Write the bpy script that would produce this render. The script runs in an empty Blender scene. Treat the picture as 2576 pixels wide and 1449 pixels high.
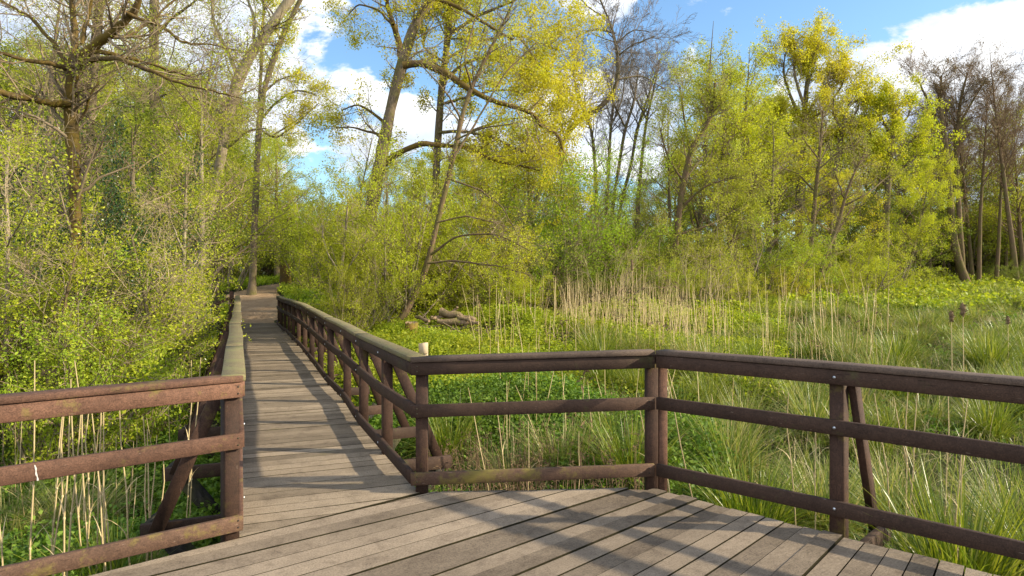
import bpy, math, random
import numpy as np
from mathutils import Vector, Matrix

S = bpy.context.scene
COL = S.collection
PI = math.pi
rad = math.radians
F, CX, HZ, EYE = 1717.0, 1288.0, 700.0, 1.70      # focal length, axis and horizon of the traced photograph, eye height

# ------------------------------------------------------------------ helpers
def tag(o, label=None, cat=None, group=None, kind=None):
    if label: o['label'] = label
    if cat: o['category'] = cat
    if group: o['group'] = group
    if kind: o['kind'] = kind
    return o

def empty(name, loc, label, cat, group=None, rz=0.0):
    o = bpy.data.objects.new(name, None)
    o.empty_display_size = 0.2
    COL.objects.link(o)
    o.location = loc
    o.rotation_euler = (0, 0, rz)
    return tag(o, label, cat, group)

def smooth01(a, b, x):
    t = np.clip((x - a) / (b - a), 0, 1)
    return t * t * (3 - 2 * t)

def at(u, v, Y):
    return Vector(((u - CX) / F * Y, Y, EYE - (v - HZ) / F * Y))

# ------------------------------------------------------------------ terrain
def xa(y): return 0.69 - 0.3994 * y                # axis of the footbridge
def pc(y):                                         # middle of the dirt path beyond it
    y = np.asarray(y, float)
    t = smooth01(28.5, 38, y)
    return (1 - t) * xa(np.minimum(y, 33)) + t * (-11.2 + 0.16 * (y - 37))

def ground(x, y):
    x = np.asarray(x, float); y = np.asarray(y, float)
    s = (x - xa(np.clip(y, 0, 34))) * 0.928
    R = np.interp(y, [-20, 7, 22, 40, 60, 400], [-.75, -.75, .5, 1.3, 2.0, 6.0])
    L = np.interp(y, [-20, 8, 16, 26, 32, 45, 60, 400], [-.8, -.8, -.45, 0.0, .9, 1.6, 2.0, 6.0])
    w = smooth01(-1.5, 4.0, s)
    b = L * (1 - w) + R * w
    c = np.exp(-(s / 2.2) ** 4) * smooth01(26.6, 24.0, y) * smooth01(0, 3, y)
    b = b * (1 - c) + np.minimum(b, -0.45) * c
    P = np.interp(y, [24, 26, 31, 37, 45, 60, 400], [-.2, -.03, .93, 1.5, 1.75, 2.0, 6.0])
    d = (x - pc(y))
    k = np.exp(-(d / 2.6) ** 4) * smooth01(24.5, 26.2, y) * smooth01(60, 45, y)
    b = b * (1 - k) + P * k
    n = (0.06 * np.sin(x * 1.3 + 0.7 * y) + 0.05 * np.sin(1.9 * y - 0.8 * x + 1.0) + 0.03 * np.sin(3.1 * x + 2.3 * y))
    return b + n * (1 - 0.85 * k)

def gz(x, y): return float(ground(x, y))
def on(u, Y, dz=0.0):
    x = (u - CX) / F * Y
    return Vector((x, Y, gz(x, Y) + dz))

# ------------------------------------------------------------------ materials
def nt(m): return m.node_tree.nodes, m.node_tree.links
def new_mat(name):
    m = bpy.data.materials.new(name); m.use_nodes = True
    n, l = nt(m); n.clear()
    out = n.new('ShaderNodeOutputMaterial')
    return m, n, l, out
def ramp(n, stops, interp='LINEAR'):
    r = n.new('ShaderNodeValToRGB'); e = r.color_ramp; e.interpolation = interp
    while len(e.elements) < len(stops): e.elements.new(0.5)
    for q, (p, c) in zip(e.elements, stops):
        q.position = p; q.color = (*c, 1)
    return r
def noise(n, l, vec, scale, detail=4, rough=.55, dist=0.0):
    t = n.new('ShaderNodeTexNoise')
    t.inputs['Scale'].default_value = scale; t.inputs['Detail'].default_value = detail
    t.inputs['Roughness'].default_value = rough; t.inputs['Distortion'].default_value = dist
    if vec is not None: l.new(vec, t.inputs['Vector'])
    return t
def mapping(n, l, vec, scale=(1, 1, 1), rot=(0, 0, 0)):
    m = n.new('ShaderNodeMapping'); m.inputs['Scale'].default_value = scale; m.inputs['Rotation'].default_value = rot
    l.new(vec, m.inputs['Vector']); return m.outputs[0]
def mixc(n, l, fac, a, b, blend='MIX'):
    m = n.new('ShaderNodeMix'); m.data_type = 'RGBA'; m.blend_type = blend
    for sock, v in ((m.inputs[0], fac), (m.inputs[6], a), (m.inputs[7], b)):
        if hasattr(v, 'is_linked') or hasattr(v, 'links'): l.new(v, sock)
        elif isinstance(v, (int, float)): sock.default_value = v
        else: sock.default_value = (*v, 1)
    return m.outputs[2]
def math_(n, l, op, a, b=None, c=None, clamp=False):
    m = n.new('ShaderNodeMath'); m.operation = op; m.use_clamp = clamp
    for i, v in enumerate((a, b, c)):
        if v is None: continue
        if isinstance(v, (int, float)): m.inputs[i].default_value = v
        else: l.new(v, m.inputs[i])
    return m.outputs[0]
def bump(n, l, h, strength, dist):
    b = n.new('ShaderNodeBump'); b.inputs['Strength'].default_value = strength; b.inputs['Distance'].default_value = dist
    l.new(h, b.inputs['Height']); return b.outputs[0]
def principled(n, l, out, col, rough=.7, spec=.3, nrm=None):
    p = n.new('ShaderNodeBsdfPrincipled')
    if hasattr(col, 'links'): l.new(col, p.inputs['Base Color'])
    else: p.inputs['Base Color'].default_value = (*col, 1)
    if hasattr(rough, 'links'): l.new(rough, p.inputs['Roughness'])
    else: p.inputs['Roughness'].default_value = rough
    p.inputs['Specular IOR Level'].default_value = spec
    if nrm is not None: l.new(nrm, p.inputs['Normal'])
    l.new(p.outputs[0], out.inputs[0]); return p

def leaf_mat(name, c0, c1, c2, trans=.42, rough=.6, tint=1.25):
    m, n, l, out = new_mat(name)
    g = n.new('ShaderNodeNewGeometry')
    r = ramp(n, [(0, c0), (.5, c1), (1, c2)]); l.new(g.outputs['Random Per Island'], r.inputs[0])
    # broad hue drift over the plant
    ns = noise(n, l, g.outputs['Position'], 0.55, 2)
    hs = n.new('ShaderNodeHueSaturation')
    l.new(math_(n, l, 'MULTIPLY_ADD', ns.outputs[0], .05, .475), hs.inputs['Hue'])
    l.new(math_(n, l, 'MULTIPLY_ADD', ns.outputs[0], .5, .75), hs.inputs['Value'])
    l.new(r.outputs[0], hs.inputs['Color'])
    p = principled(n, l, out, hs.outputs[0], rough, .35)
    t = n.new('ShaderNodeBsdfTranslucent')
    mul = mixc(n, l, 1.0, hs.outputs[0], (tint, tint, tint * .6), 'MULTIPLY'); l.new(mul, t.inputs[0])
    mx = n.new('ShaderNodeMixShader'); mx.inputs[0].default_value = trans
    l.new(p.outputs[0], mx.inputs[1]); l.new(t.outputs[0], mx.inputs[2]); l.new(mx.outputs[0], out.inputs[0])
    return m

def bark_mat(name, dark, light, moss=0.0, scale=9.0, mossc=(.10, .10, .02)):
    m, n, l, out = new_mat(name)
    tc = n.new('ShaderNodeTexCoord')
    v = mapping(n, l, tc.outputs['Object'], (1, 1, .25))
    a = noise(n, l, v, scale * 3, 6, .65, .4); b = noise(n, l, tc.outputs['Object'], scale * .35, 3)
    r = ramp(n, [(.3, dark), (.7, light)]); l.new(a.outputs[0], r.inputs[0])
    c = r.outputs[0]
    lich = ramp(n, [(.62, (0, 0, 0)), (.72, (1, 1, 1))]); l.new(noise(n, l, tc.outputs['Object'], scale * 1.6, 5, .7).outputs[0], lich.inputs[0])
    c = mixc(n, l, math_(n, l, 'MULTIPLY', lich.outputs[0], .45), c, tuple(min(1, x * 1.7 + .03) for x in light))
    if moss:
        mr = ramp(n, [(.5 - .25 * moss, (0, 0, 0)), (.72 - .2 * moss, (1, 1, 1))]); l.new(b.outputs[0], mr.inputs[0])
        c = mixc(n, l, math_(n, l, 'MULTIPLY', mr.outputs[0], min(1, .4 + moss)), c, mossc)
    principled(n, l, out, c, .9, .15, bump(n, l, a.outputs[0], .8, .02))
    return m

def board_mat(name, dark, light, algae=None, algae_amt=0.0, streak=True, upright=False):
    m, n, l, out = new_mat(name)
    g = n.new('ShaderNodeNewGeometry'); tc = n.new('ShaderNodeTexCoord')
    pos = tc.outputs['Object']
    big = noise(n, l, pos, 2.2, 4, .6); fine = noise(n, l, pos, 130, 4, .75); mid = noise(n, l, pos, 26, 5, .7, .6)
    f = math_(n, l, 'MULTIPLY_ADD', big.outputs[0], .5, math_(n, l, 'MULTIPLY', mid.outputs[0], .5))
    r = ramp(n, [(.32, dark), (.68, light)]); l.new(f, r.inputs[0])
    sp = ramp(n, [(.3, (.35, .35, .35)), (.72, (1.45, 1.4, 1.35))]); l.new(fine.outputs[0], sp.inputs[0])
    c = mixc(n, l, .8, r.outputs[0], sp.outputs[0], 'MULTIPLY')
    if streak:      # pale scratches and hairline checks
        st = noise(n, l, mapping(n, l, pos, (70, 70, 5) if upright else (9, 9, 95)), 1.6, 3, .6)
        sr = ramp(n, [(.70, (0, 0, 0)), (.735, (1, 1, 1))]); l.new(st.outputs[0], sr.inputs[0])
        c = mixc(n, l, math_(n, l, 'MULTIPLY', sr.outputs[0], .45), c, (.34, .27, .22))
    if algae:
        al = noise(n, l, pos, 3.5, 6, .72)
        ar = ramp(n, [(.60 - .25 * algae_amt, (0, 0, 0)), (.72 - .22 * algae_amt, (1, 1, 1))]); l.new(al.outputs[0], ar.inputs[0])
        c = mixc(n, l, math_(n, l, 'MULTIPLY', ar.outputs[0], .85), c, algae)
    ck = noise(n, l, mapping(n, l, pos, (60, 60, 3) if upright else (5, 5, 70)), 2.3, 4, .65)
    kr = ramp(n, [(.30, (.30, .28, .26)), (.40, (1, 1, 1))]); l.new(ck.outputs[0], kr.inputs[0])
    c = mixc(n, l, .85, c, kr.outputs[0], 'MULTIPLY')
    hs = n.new('ShaderNodeHueSaturation'); l.new(c, hs.inputs['Color'])
    oi = n.new('ShaderNodeObjectInfo')
    l.new(math_(n, l, 'MULTIPLY_ADD', oi.outputs['Random'], .5, .75), hs.inputs['Value'])
    principled(n, l, out, hs.outputs[0], .78, .25, bump(n, l, math_(n, l, 'ADD', math_(n, l, 'ADD', fine.outputs[0], mid.outputs[0]), kr.outputs[0]), .6, .004))
    return m

def deck_mat(name, angle, dark, light, moss=0.0):
    m, n, l, out = new_mat(name)
    g = n.new('ShaderNodeNewGeometry'); tc = n.new('ShaderNodeTexCoord')
    pos = g.outputs['Position']
    al = mapping(n, l, pos, (1, 1, 1), (0, 0, -angle))
    grain = noise(n, l, mapping(n, l, al, (3, 42, 3)), 3.0, 5, .7, .3)
    fine = noise(n, l, pos, 90, 5, .8); big = noise(n, l, pos, 1.5, 5, .65)
    isl = g.outputs['Random Per Island']
    f = math_(n, l, 'MULTIPLY_ADD', grain.outputs[0], .40, math_(n, l, 'MULTIPLY_ADD', big.outputs[0], .42, math_(n, l, 'MULTIPLY_ADD', isl, .34, -.06)))
    r = ramp(n, [(.30, dark), (.72, light)]); l.new(f, r.inputs[0])
    sp = ramp(n, [(.32, (.30, .30, .30)), (.5, (.95, .95, .95)), (.72, (1.3, 1.3, 1.3))]); l.new(fine.outputs[0], sp.inputs[0])
    c = mixc(n, l, .85, r.outputs[0], sp.outputs[0], 'MULTIPLY')
    stain = ramp(n, [(.50, (1, 1, 1)), (.66, (.60, .58, .58))]); l.new(noise(n, l, pos, 5.5, 6, .75, .5).outputs[0], stain.inputs[0])
    c = mixc(n, l, .8, c, stain.outputs[0], 'MULTIPLY')
    if moss:
        mo = ramp(n, [(.60, (0, 0, 0)), (.74, (1, 1, 1))]); l.new(noise(n, l, pos, 2.0, 6, .7).outputs[0], mo.inputs[0])
        c = mixc(n, l, math_(n, l, 'MULTIPLY', mo.outputs[0], moss), c, (.12, .105, .035))
    principled(n, l, out, c, .85, .2, bump(n, l, math_(n, l, 'MULTIPLY_ADD', grain.outputs[0], .8, fine.outputs[0]), .5, .006))
    return m

def soil_mat(name, c0, c1, c2, scale=2.0):
    m, n, l, out = new_mat(name)
    g = n.new('ShaderNodeNewGeometry')
    a = noise(n, l, g.outputs['Position'], scale, 6, .7); b = noise(n, l, g.outputs['Position'], scale * 14, 5, .75)
    r = ramp(n, [(.3, c0), (.5, c1), (.72, c2)])
    l.new(math_(n, l, 'MULTIPLY_ADD', a.outputs[0], .55, math_(n, l, 'MULTIPLY', b.outputs[0], .45)), r.inputs[0])
    principled(n, l, out, r.outputs[0], .95, .1, bump(n, l, b.outputs[0], .9, .05))
    return m

def flat_mat(name, c0, c1, rough=.8, trans=0.0, spec=.2, metal=0.0):
    m, n, l, out = new_mat(name)
    g = n.new('ShaderNodeNewGeometry')
    r = ramp(n, [(0, c0), (1, c1)]); l.new(g.outputs['Random Per Island'], r.inputs[0])
    ns = noise(n, l, g.outputs['Position'], 40, 3)
    c = mixc(n, l, .5, r.outputs[0], mixc(n, l, ns.outputs[0], (.6, .6, .6), (1.2, 1.2, 1.2)), 'MULTIPLY')
    p = principled(n, l, out, c, rough, spec); p.inputs['Metallic'].default_value = metal
    if trans:
        t = n.new('ShaderNodeBsdfTranslucent'); l.new(c, t.inputs[0])
        mx = n.new('ShaderNodeMixShader'); mx.inputs[0].default_value = trans
        l.new(p.outputs[0], mx.inputs[1]); l.new(t.outputs[0], mx.inputs[2]); l.new(mx.outputs[0], out.inputs[0])
    return m

M = {}
M['lime'] = leaf_mat('lime_leaf', (.27, .31, .012), (.36, .40, .018), (.46, .48, .038), .47)
M['fresh'] = leaf_mat('fresh_leaf', (.19, .27, .014), (.27, .35, .020), (.38, .43, .035), .45)
M['vivid'] = leaf_mat('vivid_green_leaf', (.16, .26, .012), (.24, .35, .018), (.35, .43, .035), .47)
M['mid'] = leaf_mat('mid_leaf', (.09, .13, .010), (.155, .20, .016), (.25, .28, .028))
M['dark'] = leaf_mat('holly_leaf', (.012, .032, .008), (.022, .055, .012), (.05, .10, .02), .15, .28)
M['olive'] = leaf_mat('olive_leaf', (.24, .27, .02), (.35, .37, .03), (.46, .47, .07), .47)
M['gold'] = leaf_mat('oak_leaf', (.36, .32, .012), (.50, .46, .02), (.60, .56, .04), .47)
M['goldgreen'] = leaf_mat('young_oak_leaf', (.30, .34, .012), (.42, .45, .018), (.54, .53, .04), .47)
M['catkin'] = leaf_mat('alder_bud', (.13, .085, .045), (.19, .135, .07), (.26, .22, .08), .2)
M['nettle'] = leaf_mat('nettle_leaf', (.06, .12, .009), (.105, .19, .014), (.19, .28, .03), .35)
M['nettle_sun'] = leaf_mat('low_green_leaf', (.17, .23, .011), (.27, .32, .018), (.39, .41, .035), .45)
M['bark'] = bark_mat('grey_brown_bark', (.060, .045, .030), (.20, .155, .105), .25)
M['bark_moss'] = bark_mat('mossy_bark', (.035, .024, .014), (.13, .085, .045), .75, 8, (.11, .075, .015))
M['bark_pale'] = bark_mat('pale_bark', (.14, .11, .075), (.34, .28, .20), .25)
M['bark_brown'] = bark_mat('alder_bark', (.06, .040, .024), (.20, .135, .08), .3)
M['twig'] = flat_mat('twig_bark', (.12, .085, .05), (.30, .23, .145), .85)
M['twig_pale'] = flat_mat('pale_twig_bark', (.20, .15, .085), (.46, .36, .22), .85)
M['twig_brown'] = flat_mat('alder_twig_bark', (.125, .080, .046), (.24, .16, .095), .85)
M['twig_grey'] = flat_mat('grey_twig_bark', (.12, .10, .085), (.24, .21, .18), .85)
M['board'] = board_mat('red_brown_board', (.056, .029, .019), (.160, .084, .055), (.15, .125, .03), .10)
M['board_shade'] = board_mat('shaded_brown_board', (.024, .0132, .0088), (.064, .037, .025), (.06, .055, .02), .05)  # board colour with the shade of the unlit railings put in
M['board_moss'] = board_mat('algae_streaked_board', (.045, .026, .018), (.12, .070, .046), (.14, .115, .025), .45)
M['cap_olive'] = board_mat('olive_weathered_cap', (.115, .092, .048), (.21, .175, .095), (.17, .16, .065), .5, False)
M['cap_dark'] = board_mat('grey_brown_cap', (.058, .040, .030), (.135, .097, .074), None, 0, False)
M['post'] = board_mat('dark_post', (.022, .012, .008), (.072, .038, .025), (.09, .07, .016), .22, upright=True)
M['pile'] = bark_mat('black_tarred_timber', (.012, .011, .010), (.05, .045, .04), .1)
M['deck'] = deck_mat('platform_plank', rad(40), (.095, .072, .051), (.295, .232, .168))
M['bridge_deck'] = deck_mat('bridge_plank', rad(21.8), (.11, .084, .057), (.30, .236, .166), .47)
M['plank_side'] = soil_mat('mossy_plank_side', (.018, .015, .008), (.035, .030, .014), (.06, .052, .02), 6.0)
M['soil'] = soil_mat('marsh_soil', (.016, .020, .008), (.035, .042, .012), (.065, .060, .022))
M['dirt'] = soil_mat('dirt_path', (.16, .105, .062), (.30, .205, .125), (.42, .31, .20), 3.0)
M['sedge'] = leaf_mat('sedge_blade', (.075, .125, .014), (.155, .205, .026), (.34, .34, .09), .40, .35)
M['sedge_lush'] = leaf_mat('lush_sedge_blade', (.062, .105, .006), (.135, .18, .011), (.28, .295, .035), .40, .35)
M['sedge_dry'] = leaf_mat('straw_sedge_blade', (.14, .19, .04), (.28, .26, .09), (.50, .40, .20), .35, .45)
M['straw'] = flat_mat('dry_reed_straw', (.36, .26, .12), (.66, .53, .30), .6, .15)
M['dead'] = flat_mat('dead_weed_brown', (.10, .062, .040), (.26, .17, .11), .9, .1)
M['mace'] = flat_mat('seed_head_brown', (.10, .062, .032), (.22, .15, .085), .95)
M['bolt'] = flat_mat('galvanised_steel', (.35, .37, .40), (.45, .47, .5), .35, 0, .5, .9)
M['white'] = flat_mat('bird_lime', (.45, .43, .40), (.5, .48, .45), .7)
M['sawn'] = flat_mat('sawn_timber', (.46, .34, .22), (.58, .45, .31), .8)
M['log'] = bark_mat('dead_log_bark', (.12, .08, .05), (.32, .225, .14), .15)
M['orange'] = bark_mat('orange_algae_bark', (.12, .075, .02), (.26, .17, .045), .5, 9, (.12, .12, .02))

# ------------------------------------------------------------------ numpy mesh building
def quads_mesh(name, V, Q, mats, midx=None, smooth=False):
    me = bpy.data.meshes.new(name)
    V = np.ascontiguousarray(V, np.float32); Q = np.ascontiguousarray(Q, np.int32)
    me.vertices.add(len(V)); me.vertices.foreach_set('co', V.ravel())
    me.loops.add(Q.size); me.loops.foreach_set('vertex_index', Q.ravel())
    me.polygons.add(len(Q)); me.polygons.foreach_set('loop_start', np.arange(0, Q.size, 4, dtype=np.int32))
    if midx is not None: me.polygons.foreach_set('material_index', np.ascontiguousarray(midx, np.int32))
    if smooth is True: me.polygons.foreach_set('use_smooth', np.ones(len(Q), bool))
    elif smooth is not False: me.polygons.foreach_set('use_smooth', np.ascontiguousarray(smooth, bool))
    for m in mats: me.materials.append(m)
    me.update(calc_edges=True)
    return me

def tubes(lines, sides):
    """lines: list of (pts [n,3], radii [n]) -> verts, quads"""
    groups = {}
    for p, r in lines: groups.setdefault(len(p), []).append((p, r))
    Vs, Qs, off = [], [], 0
    for n, L in groups.items():
        P = np.array([a for a, _ in L], float); R = np.array([b for _, b in L], float)
        k = len(L)
        T = np.empty_like(P); T[:, 1:-1] = P[:, 2:] - P[:, :-2]; T[:, 0] = P[:, 1] - P[:, 0]; T[:, -1] = P[:, -1] - P[:, -2]
        T /= np.linalg.norm(T, axis=2, keepdims=True) + 1e-9
        D = P[:, -1] - P[:, 0]; D /= np.linalg.norm(D, axis=1, keepdims=True) + 1e-9
        ref = np.where(np.abs(D[:, 2:3]) > .8, np.array([[1., 0.13, 0]]), np.array([[0.07, 0, 1.]]))
        N = np.cross(T, ref[:, None, :]); N /= np.linalg.norm(N, axis=2, keepdims=True) + 1e-9
        B = np.cross(T, N)
        a = np.linspace(0, 2 * PI, sides, endpoint=False)
        V = P[:, :, None, :] + R[:, :, None, None] * (np.cos(a)[None, None, :, None] * N[:, :, None, :] + np.sin(a)[None, None, :, None] * B[:, :, None, :])
        Vs.append(V.reshape(-1, 3))
        base = off + (np.arange(k) * n * sides)[:, None, None] + (np.arange(n - 1) * sides)[None, :, None]
        i = np.arange(sides)[None, None, :]; j = (np.arange(sides) + 1)[None, None, :] % sides
        Q = np.stack([base + i, base + sides + i, base + sides + j, base + j], -1)
        Qs.append(Q.reshape(-1, 4)); off += k * n * sides
    if not Vs: return np.zeros((0, 3)), np.zeros((0, 4), int)
    return np.concatenate(Vs), np.concatenate(Qs)

def leaves(rs, A, per, spread, size, up=.5, aspect=.62):
    """A [m,3] anchors -> diamond leaves scattered round them"""
    P = np.repeat(np.asarray(A, float), per, axis=0)
    m = len(P)
    P = P + rs.normal(0, spread, (m, 3))
    N = rs.normal(0, 1, (m, 3)); N[:, 2] += up; N /= np.linalg.norm(N, axis=1, keepdims=True)
    T = np.cross(N, rs.normal(0, 1, (m, 3))); T /= np.linalg.norm(T, axis=1, keepdims=True) + 1e-9
    B = np.cross(N, T)
    s = (size * rs.uniform(.45, 1.5, m))[:, None]
    w = s * aspect * .5
    mid = P + T * s * .45
    V = np.stack([P, mid + B * w + N * s * .10, P + T * s, mid - B * w + N * s * .10], 1).reshape(-1, 3)
    Q = np.arange(m * 4).reshape(-1, 4)
    return V, Q

def blades(rs, P, H, W, lean, segs=4, droop=1.0, az=None):
    """curved grass blades standing on P; quads"""
    m = len(P)
    az = rs.uniform(0, 2 * PI, m) if az is None else az
    D = np.stack([np.cos(az), np.sin(az), np.zeros(m)], 1)
    SD = np.stack([-np.sin(az), np.cos(az), np.zeros(m)], 1)
    tw = rs.uniform(-.9, .9, m)[:, None]; SD = SD * np.cos(tw) + D * np.sin(tw)
    t = np.linspace(0, 1, segs + 1)
    V = np.empty((m, segs + 1, 2, 3))
    for i, ti in enumerate(t):
        ang = lean * (0.35 + 1.0 * droop * ti)
        # integrate the bend
        h = np.zeros(m); o = np.zeros(m); K = 6
        for q in range(K):
            tt = ti * (q + .5) / K
            aa = lean * (0.35 + 1.3 * droop * tt)
            h += np.cos(aa) * ti / K; o += np.sin(aa) * ti / K
        c = P + D * (o * H)[:, None]; c[:, 2] += h * H
        w = (W * (1 - ti * .92) * .5)[:, None]
        V[:, i, 0] = c - SD * w; V[:, i, 1] = c + SD * w
    base = (np.arange(m) * (segs + 1) * 2)[:, None] + (np.arange(segs) * 2)[None, :]
    Q = np.stack([base, base + 1, base + 3, base + 2], -1).reshape(-1, 4)
    return V.reshape(-1, 3), Q

def join(*parts):
    """parts: (V, Q, mat index, smooth) -> arrays"""
    off = 0; Vs, Qs, Ms, Ss = [], [], [], []
    for V, Q, mi, sm in parts:
        Vs.append(V); Qs.append(np.asarray(Q) + off); Ms.append(np.full(len(Q), mi)); Ss.append(np.full(len(Q), sm)); off += len(V)
    return np.concatenate(Vs), np.concatenate(Qs), np.concatenate(Ms), np.concatenate(Ss)

def mesh_obj(name, me, parent=None, label=None):
    o = bpy.data.objects.new(name, me); COL.objects.link(o)
    if parent is not None: o.parent = parent
    if label: o['label'] = label
    return o

# ------------------------------------------------------------------ plant skeletons
def perp(rng, d):
    v = Vector((rng.gauss(0, 1), rng.gauss(0, 1), rng.gauss(0, 1)))
    v = v - d * v.dot(d)
    return v.normalized() if v.length > 1e-5 else Vector((1, 0, 0))

def sprout(rng, p, d, L, r, lv, levels, W, A):
    s = levels[lv]; n = s['nseg']; step = L / n
    pts = [p.copy()]; dirs = [d.copy()]; rr = [r]
    for i in range(n):
        d = (d + Vector((rng.gauss(0, s['wig']), rng.gauss(0, s['wig']), rng.gauss(0, s['wig']) + s['trop']))).normalized()
        p = p + d * step
        pts.append(p.copy()); dirs.append(d.copy()); rr.append(max(s.get('rmin', .0022), r * (1 - (.95 if lv == 0 else .80) * (i + 1) / n)))
    W.setdefault(lv, []).append(([tuple(q) for q in pts], rr))
    if lv + 1 < len(levels):
        for k in range(max(1, int(s['n'] * rng.uniform(.75, 1.25) + .5))):
            t = s['t0'] + (1 - s['t0']) * (k + rng.random()) / max(1, s['n']); t = min(t, .995)
            f = t * n; i = int(f); q = pts[i].lerp(pts[i + 1], f - i); dd = dirs[i + 1]
            a = rad(rng.uniform(*s['ang']))
            cd = (dd * math.cos(a) + perp(rng, dd) * math.sin(a)).normalized()
            cl = L * rng.uniform(*s['lr']) * (1 - s.get('tap', .45) * t)
            sprout(rng, q, cd, cl, max(.003, rr[i] * s.get('rr', .5)), lv + 1, levels, W, A)
    if lv >= len(levels) - s.get('leaflv', 1):
        for i in range(1, n + 1): A.append(tuple(pts[i]))

def lvl(nseg, wig, trop, n=0, t0=.2, ang=(35, 65), lr=(.4, .6), **k):
    return dict(nseg=nseg, wig=wig, trop=trop, n=n, t0=t0, ang=ang, lr=lr, **k)

def wood_parts(W, from_lv, sides, mat=0):
    out = []
    for lv, lines in W.items():
        if lv >= from_lv:
            V, Q = tubes(lines, sides if lv == from_lv else 3)
            if len(V): out.append((V, Q, mat, True))
    return out

def make_tree_proto(seed, H, levels, leaf, trunk_r, clumps=None):
    """returns (trunk mesh, crown mesh) at the origin, H tall"""
    rng = random.Random(seed); rs = np.random.RandomState(seed)
    W, A = {}, []
    sprout(rng, Vector((0, 0, -.25)), Vector((rng.gauss(0, .05), rng.gauss(0, .05), 1)).normalized(), H, trunk_r, 0, levels, W, A)
    V, Q = tubes(W[0], 9)
    # root flare
    V = V.copy(); low = V[:, 2] < .35
    tm = quads_mesh('tree_trunk', V, Q, [M['bark']], smooth=True)
    parts = wood_parts(W, 1, 5)
    if leaf and leaf['per'] > 0:
        A = np.array(A)
        if leaf.get('keep', 1) < 1:      # whole sprays drop out, so that gaps show
            key = np.floor(A / leaf.get('cell', .9)).astype(int)
            h = np.abs(np.sin(key[:, 0] * 12.9898 + key[:, 1] * 78.233 + key[:, 2] * 37.719 + seed) * 43758.5453) % 1
            A = A[h < leaf['keep']]
        V2, Q2 = leaves(rs, A, leaf['per'], leaf['spread'], leaf['size'], leaf.get('up', .5))
        parts.append((V2, Q2, 1, False))
    V, Q, mi, sm = join(*parts)
    cm = quads_mesh('tree_crown', V, Q, [M['twig'], M['lime']], mi, sm)
    return tm, cm, float(np.percentile(V[:, 2], 99.7))

PROTO = {}; RADIUS = {}
def bushy(seed, H, R, stems, leaf, l2=7, l3=6, spread_ang=(12, 55), brown=False):
    """many-stemmed shrub: returns (stems mesh, foliage mesh)"""
    rng = random.Random(seed); rs = np.random.RandomState(seed)
    levels = [lvl(6, .11, .03, l2, .22, (30, 65), (.30, .5), tap=.35, rr=.5),
              lvl(4, .16, .05, l3, .15, (30, 70), (.35, .6), rr=.5, rmin=.0032),
              lvl(3, .20, .04, rmin=.0026)]
    W, A = {}, []
    for k in range(stems):
        az = rng.uniform(0, 2 * PI); a = rad(rng.uniform(*spread_ang))
        d = Vector((math.cos(az) * math.sin(a), math.sin(az) * math.sin(a), math.cos(a)))
        q = Vector((math.cos(az), math.sin(az), 0)) * rng.uniform(.02, .25) * R * .6
        q.z = -.2
        sprout(rng, q, d, rng.uniform(.75, 1.1) * math.hypot(H * math.cos(a), R * math.sin(a)), rng.uniform(.018, .04), 0, levels, W, A)
    V, Q = tubes(W[0], 6)
    sm_ = quads_mesh('shrub_stems', V, Q, [M['bark_pale']], smooth=True)
    parts = wood_parts(W, 1, 3)
    A = np.array(A)
    if leaf.get('keep', 1) < 1:
        key = np.floor(A / leaf.get('cell', .5)).astype(int)
        h = np.abs(np.sin(key[:, 0] * 12.9898 + key[:, 1] * 78.233 + key[:, 2] * 37.719 + seed) * 43758.5453) % 1
        A = A[h < leaf['keep']]
    V2, Q2 = leaves(rs, A, leaf['per'], leaf['spread'], leaf['size'], leaf.get('up', 1.1))
    parts.append((V2, Q2, 1, False))
    V, Q, mi, sm = join(*parts)
    fm = quads_mesh('shrub_foliage', V, Q, [M['twig'], M['lime']], mi, sm)
    RADIUS[fm.name] = float(np.percentile(np.hypot(V[:, 0], V[:, 1]), 94))
    return sm_, fm, float(np.percentile(V[:, 2], 99))

# tall, slim, lightly leaved
def airy(seed, per=5, keep=.8, size=.085):
    lv = [lvl(10, .045, .03, 26, .22, (35, 62), (.22, .40), tap=.55, rr=.42),
          lvl(5, .13, .06, 7, .2, (28, 60), (.35, .55), rr=.5), lvl(4, .16, .03, 5, .1, (25, 60), (.4, .65), rr=.6), lvl(3, .2, 0)]
    return make_tree_proto(seed, 12, lv, dict(per=per, spread=.11, size=size, keep=keep, cell=.7), .17)
def oak(seed, per=9, keep=.72, size=.105):
    lv = [lvl(8, .07, .03, 17, .28, (45, 75), (.38, .60), tap=.5, rr=.5),
          lvl(6, .20, .05, 7, .25, (30, 65), (.38, .55), rr=.5), lvl(4, .22, .05, 6, .15, (30, 65), (.4, .6), rr=.6), lvl(3, .25, .05)]
    return make_tree_proto(seed, 11, lv, dict(per=per, spread=.15, size=size, keep=keep, cell=.9), .26)
def alder(seed, per=1, keep=.6):
    lv = [lvl(12, .014, .02, 28, .46, (25, 52), (.15, .30), tap=.45, rr=.42),
          lvl(5, .12, .07, 9, .15, (28, 55), (.4, .6), rr=.55), lvl(4, .15, .04, 9, .1, (25, 55), (.4, .7), rr=.65, rmin=.006), lvl(3, .18, 0, rmin=.006)]
    return make_tree_proto(seed, 14, lv, dict(per=per, spread=.08, size=.06, keep=keep, cell=1.0), .17)

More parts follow.
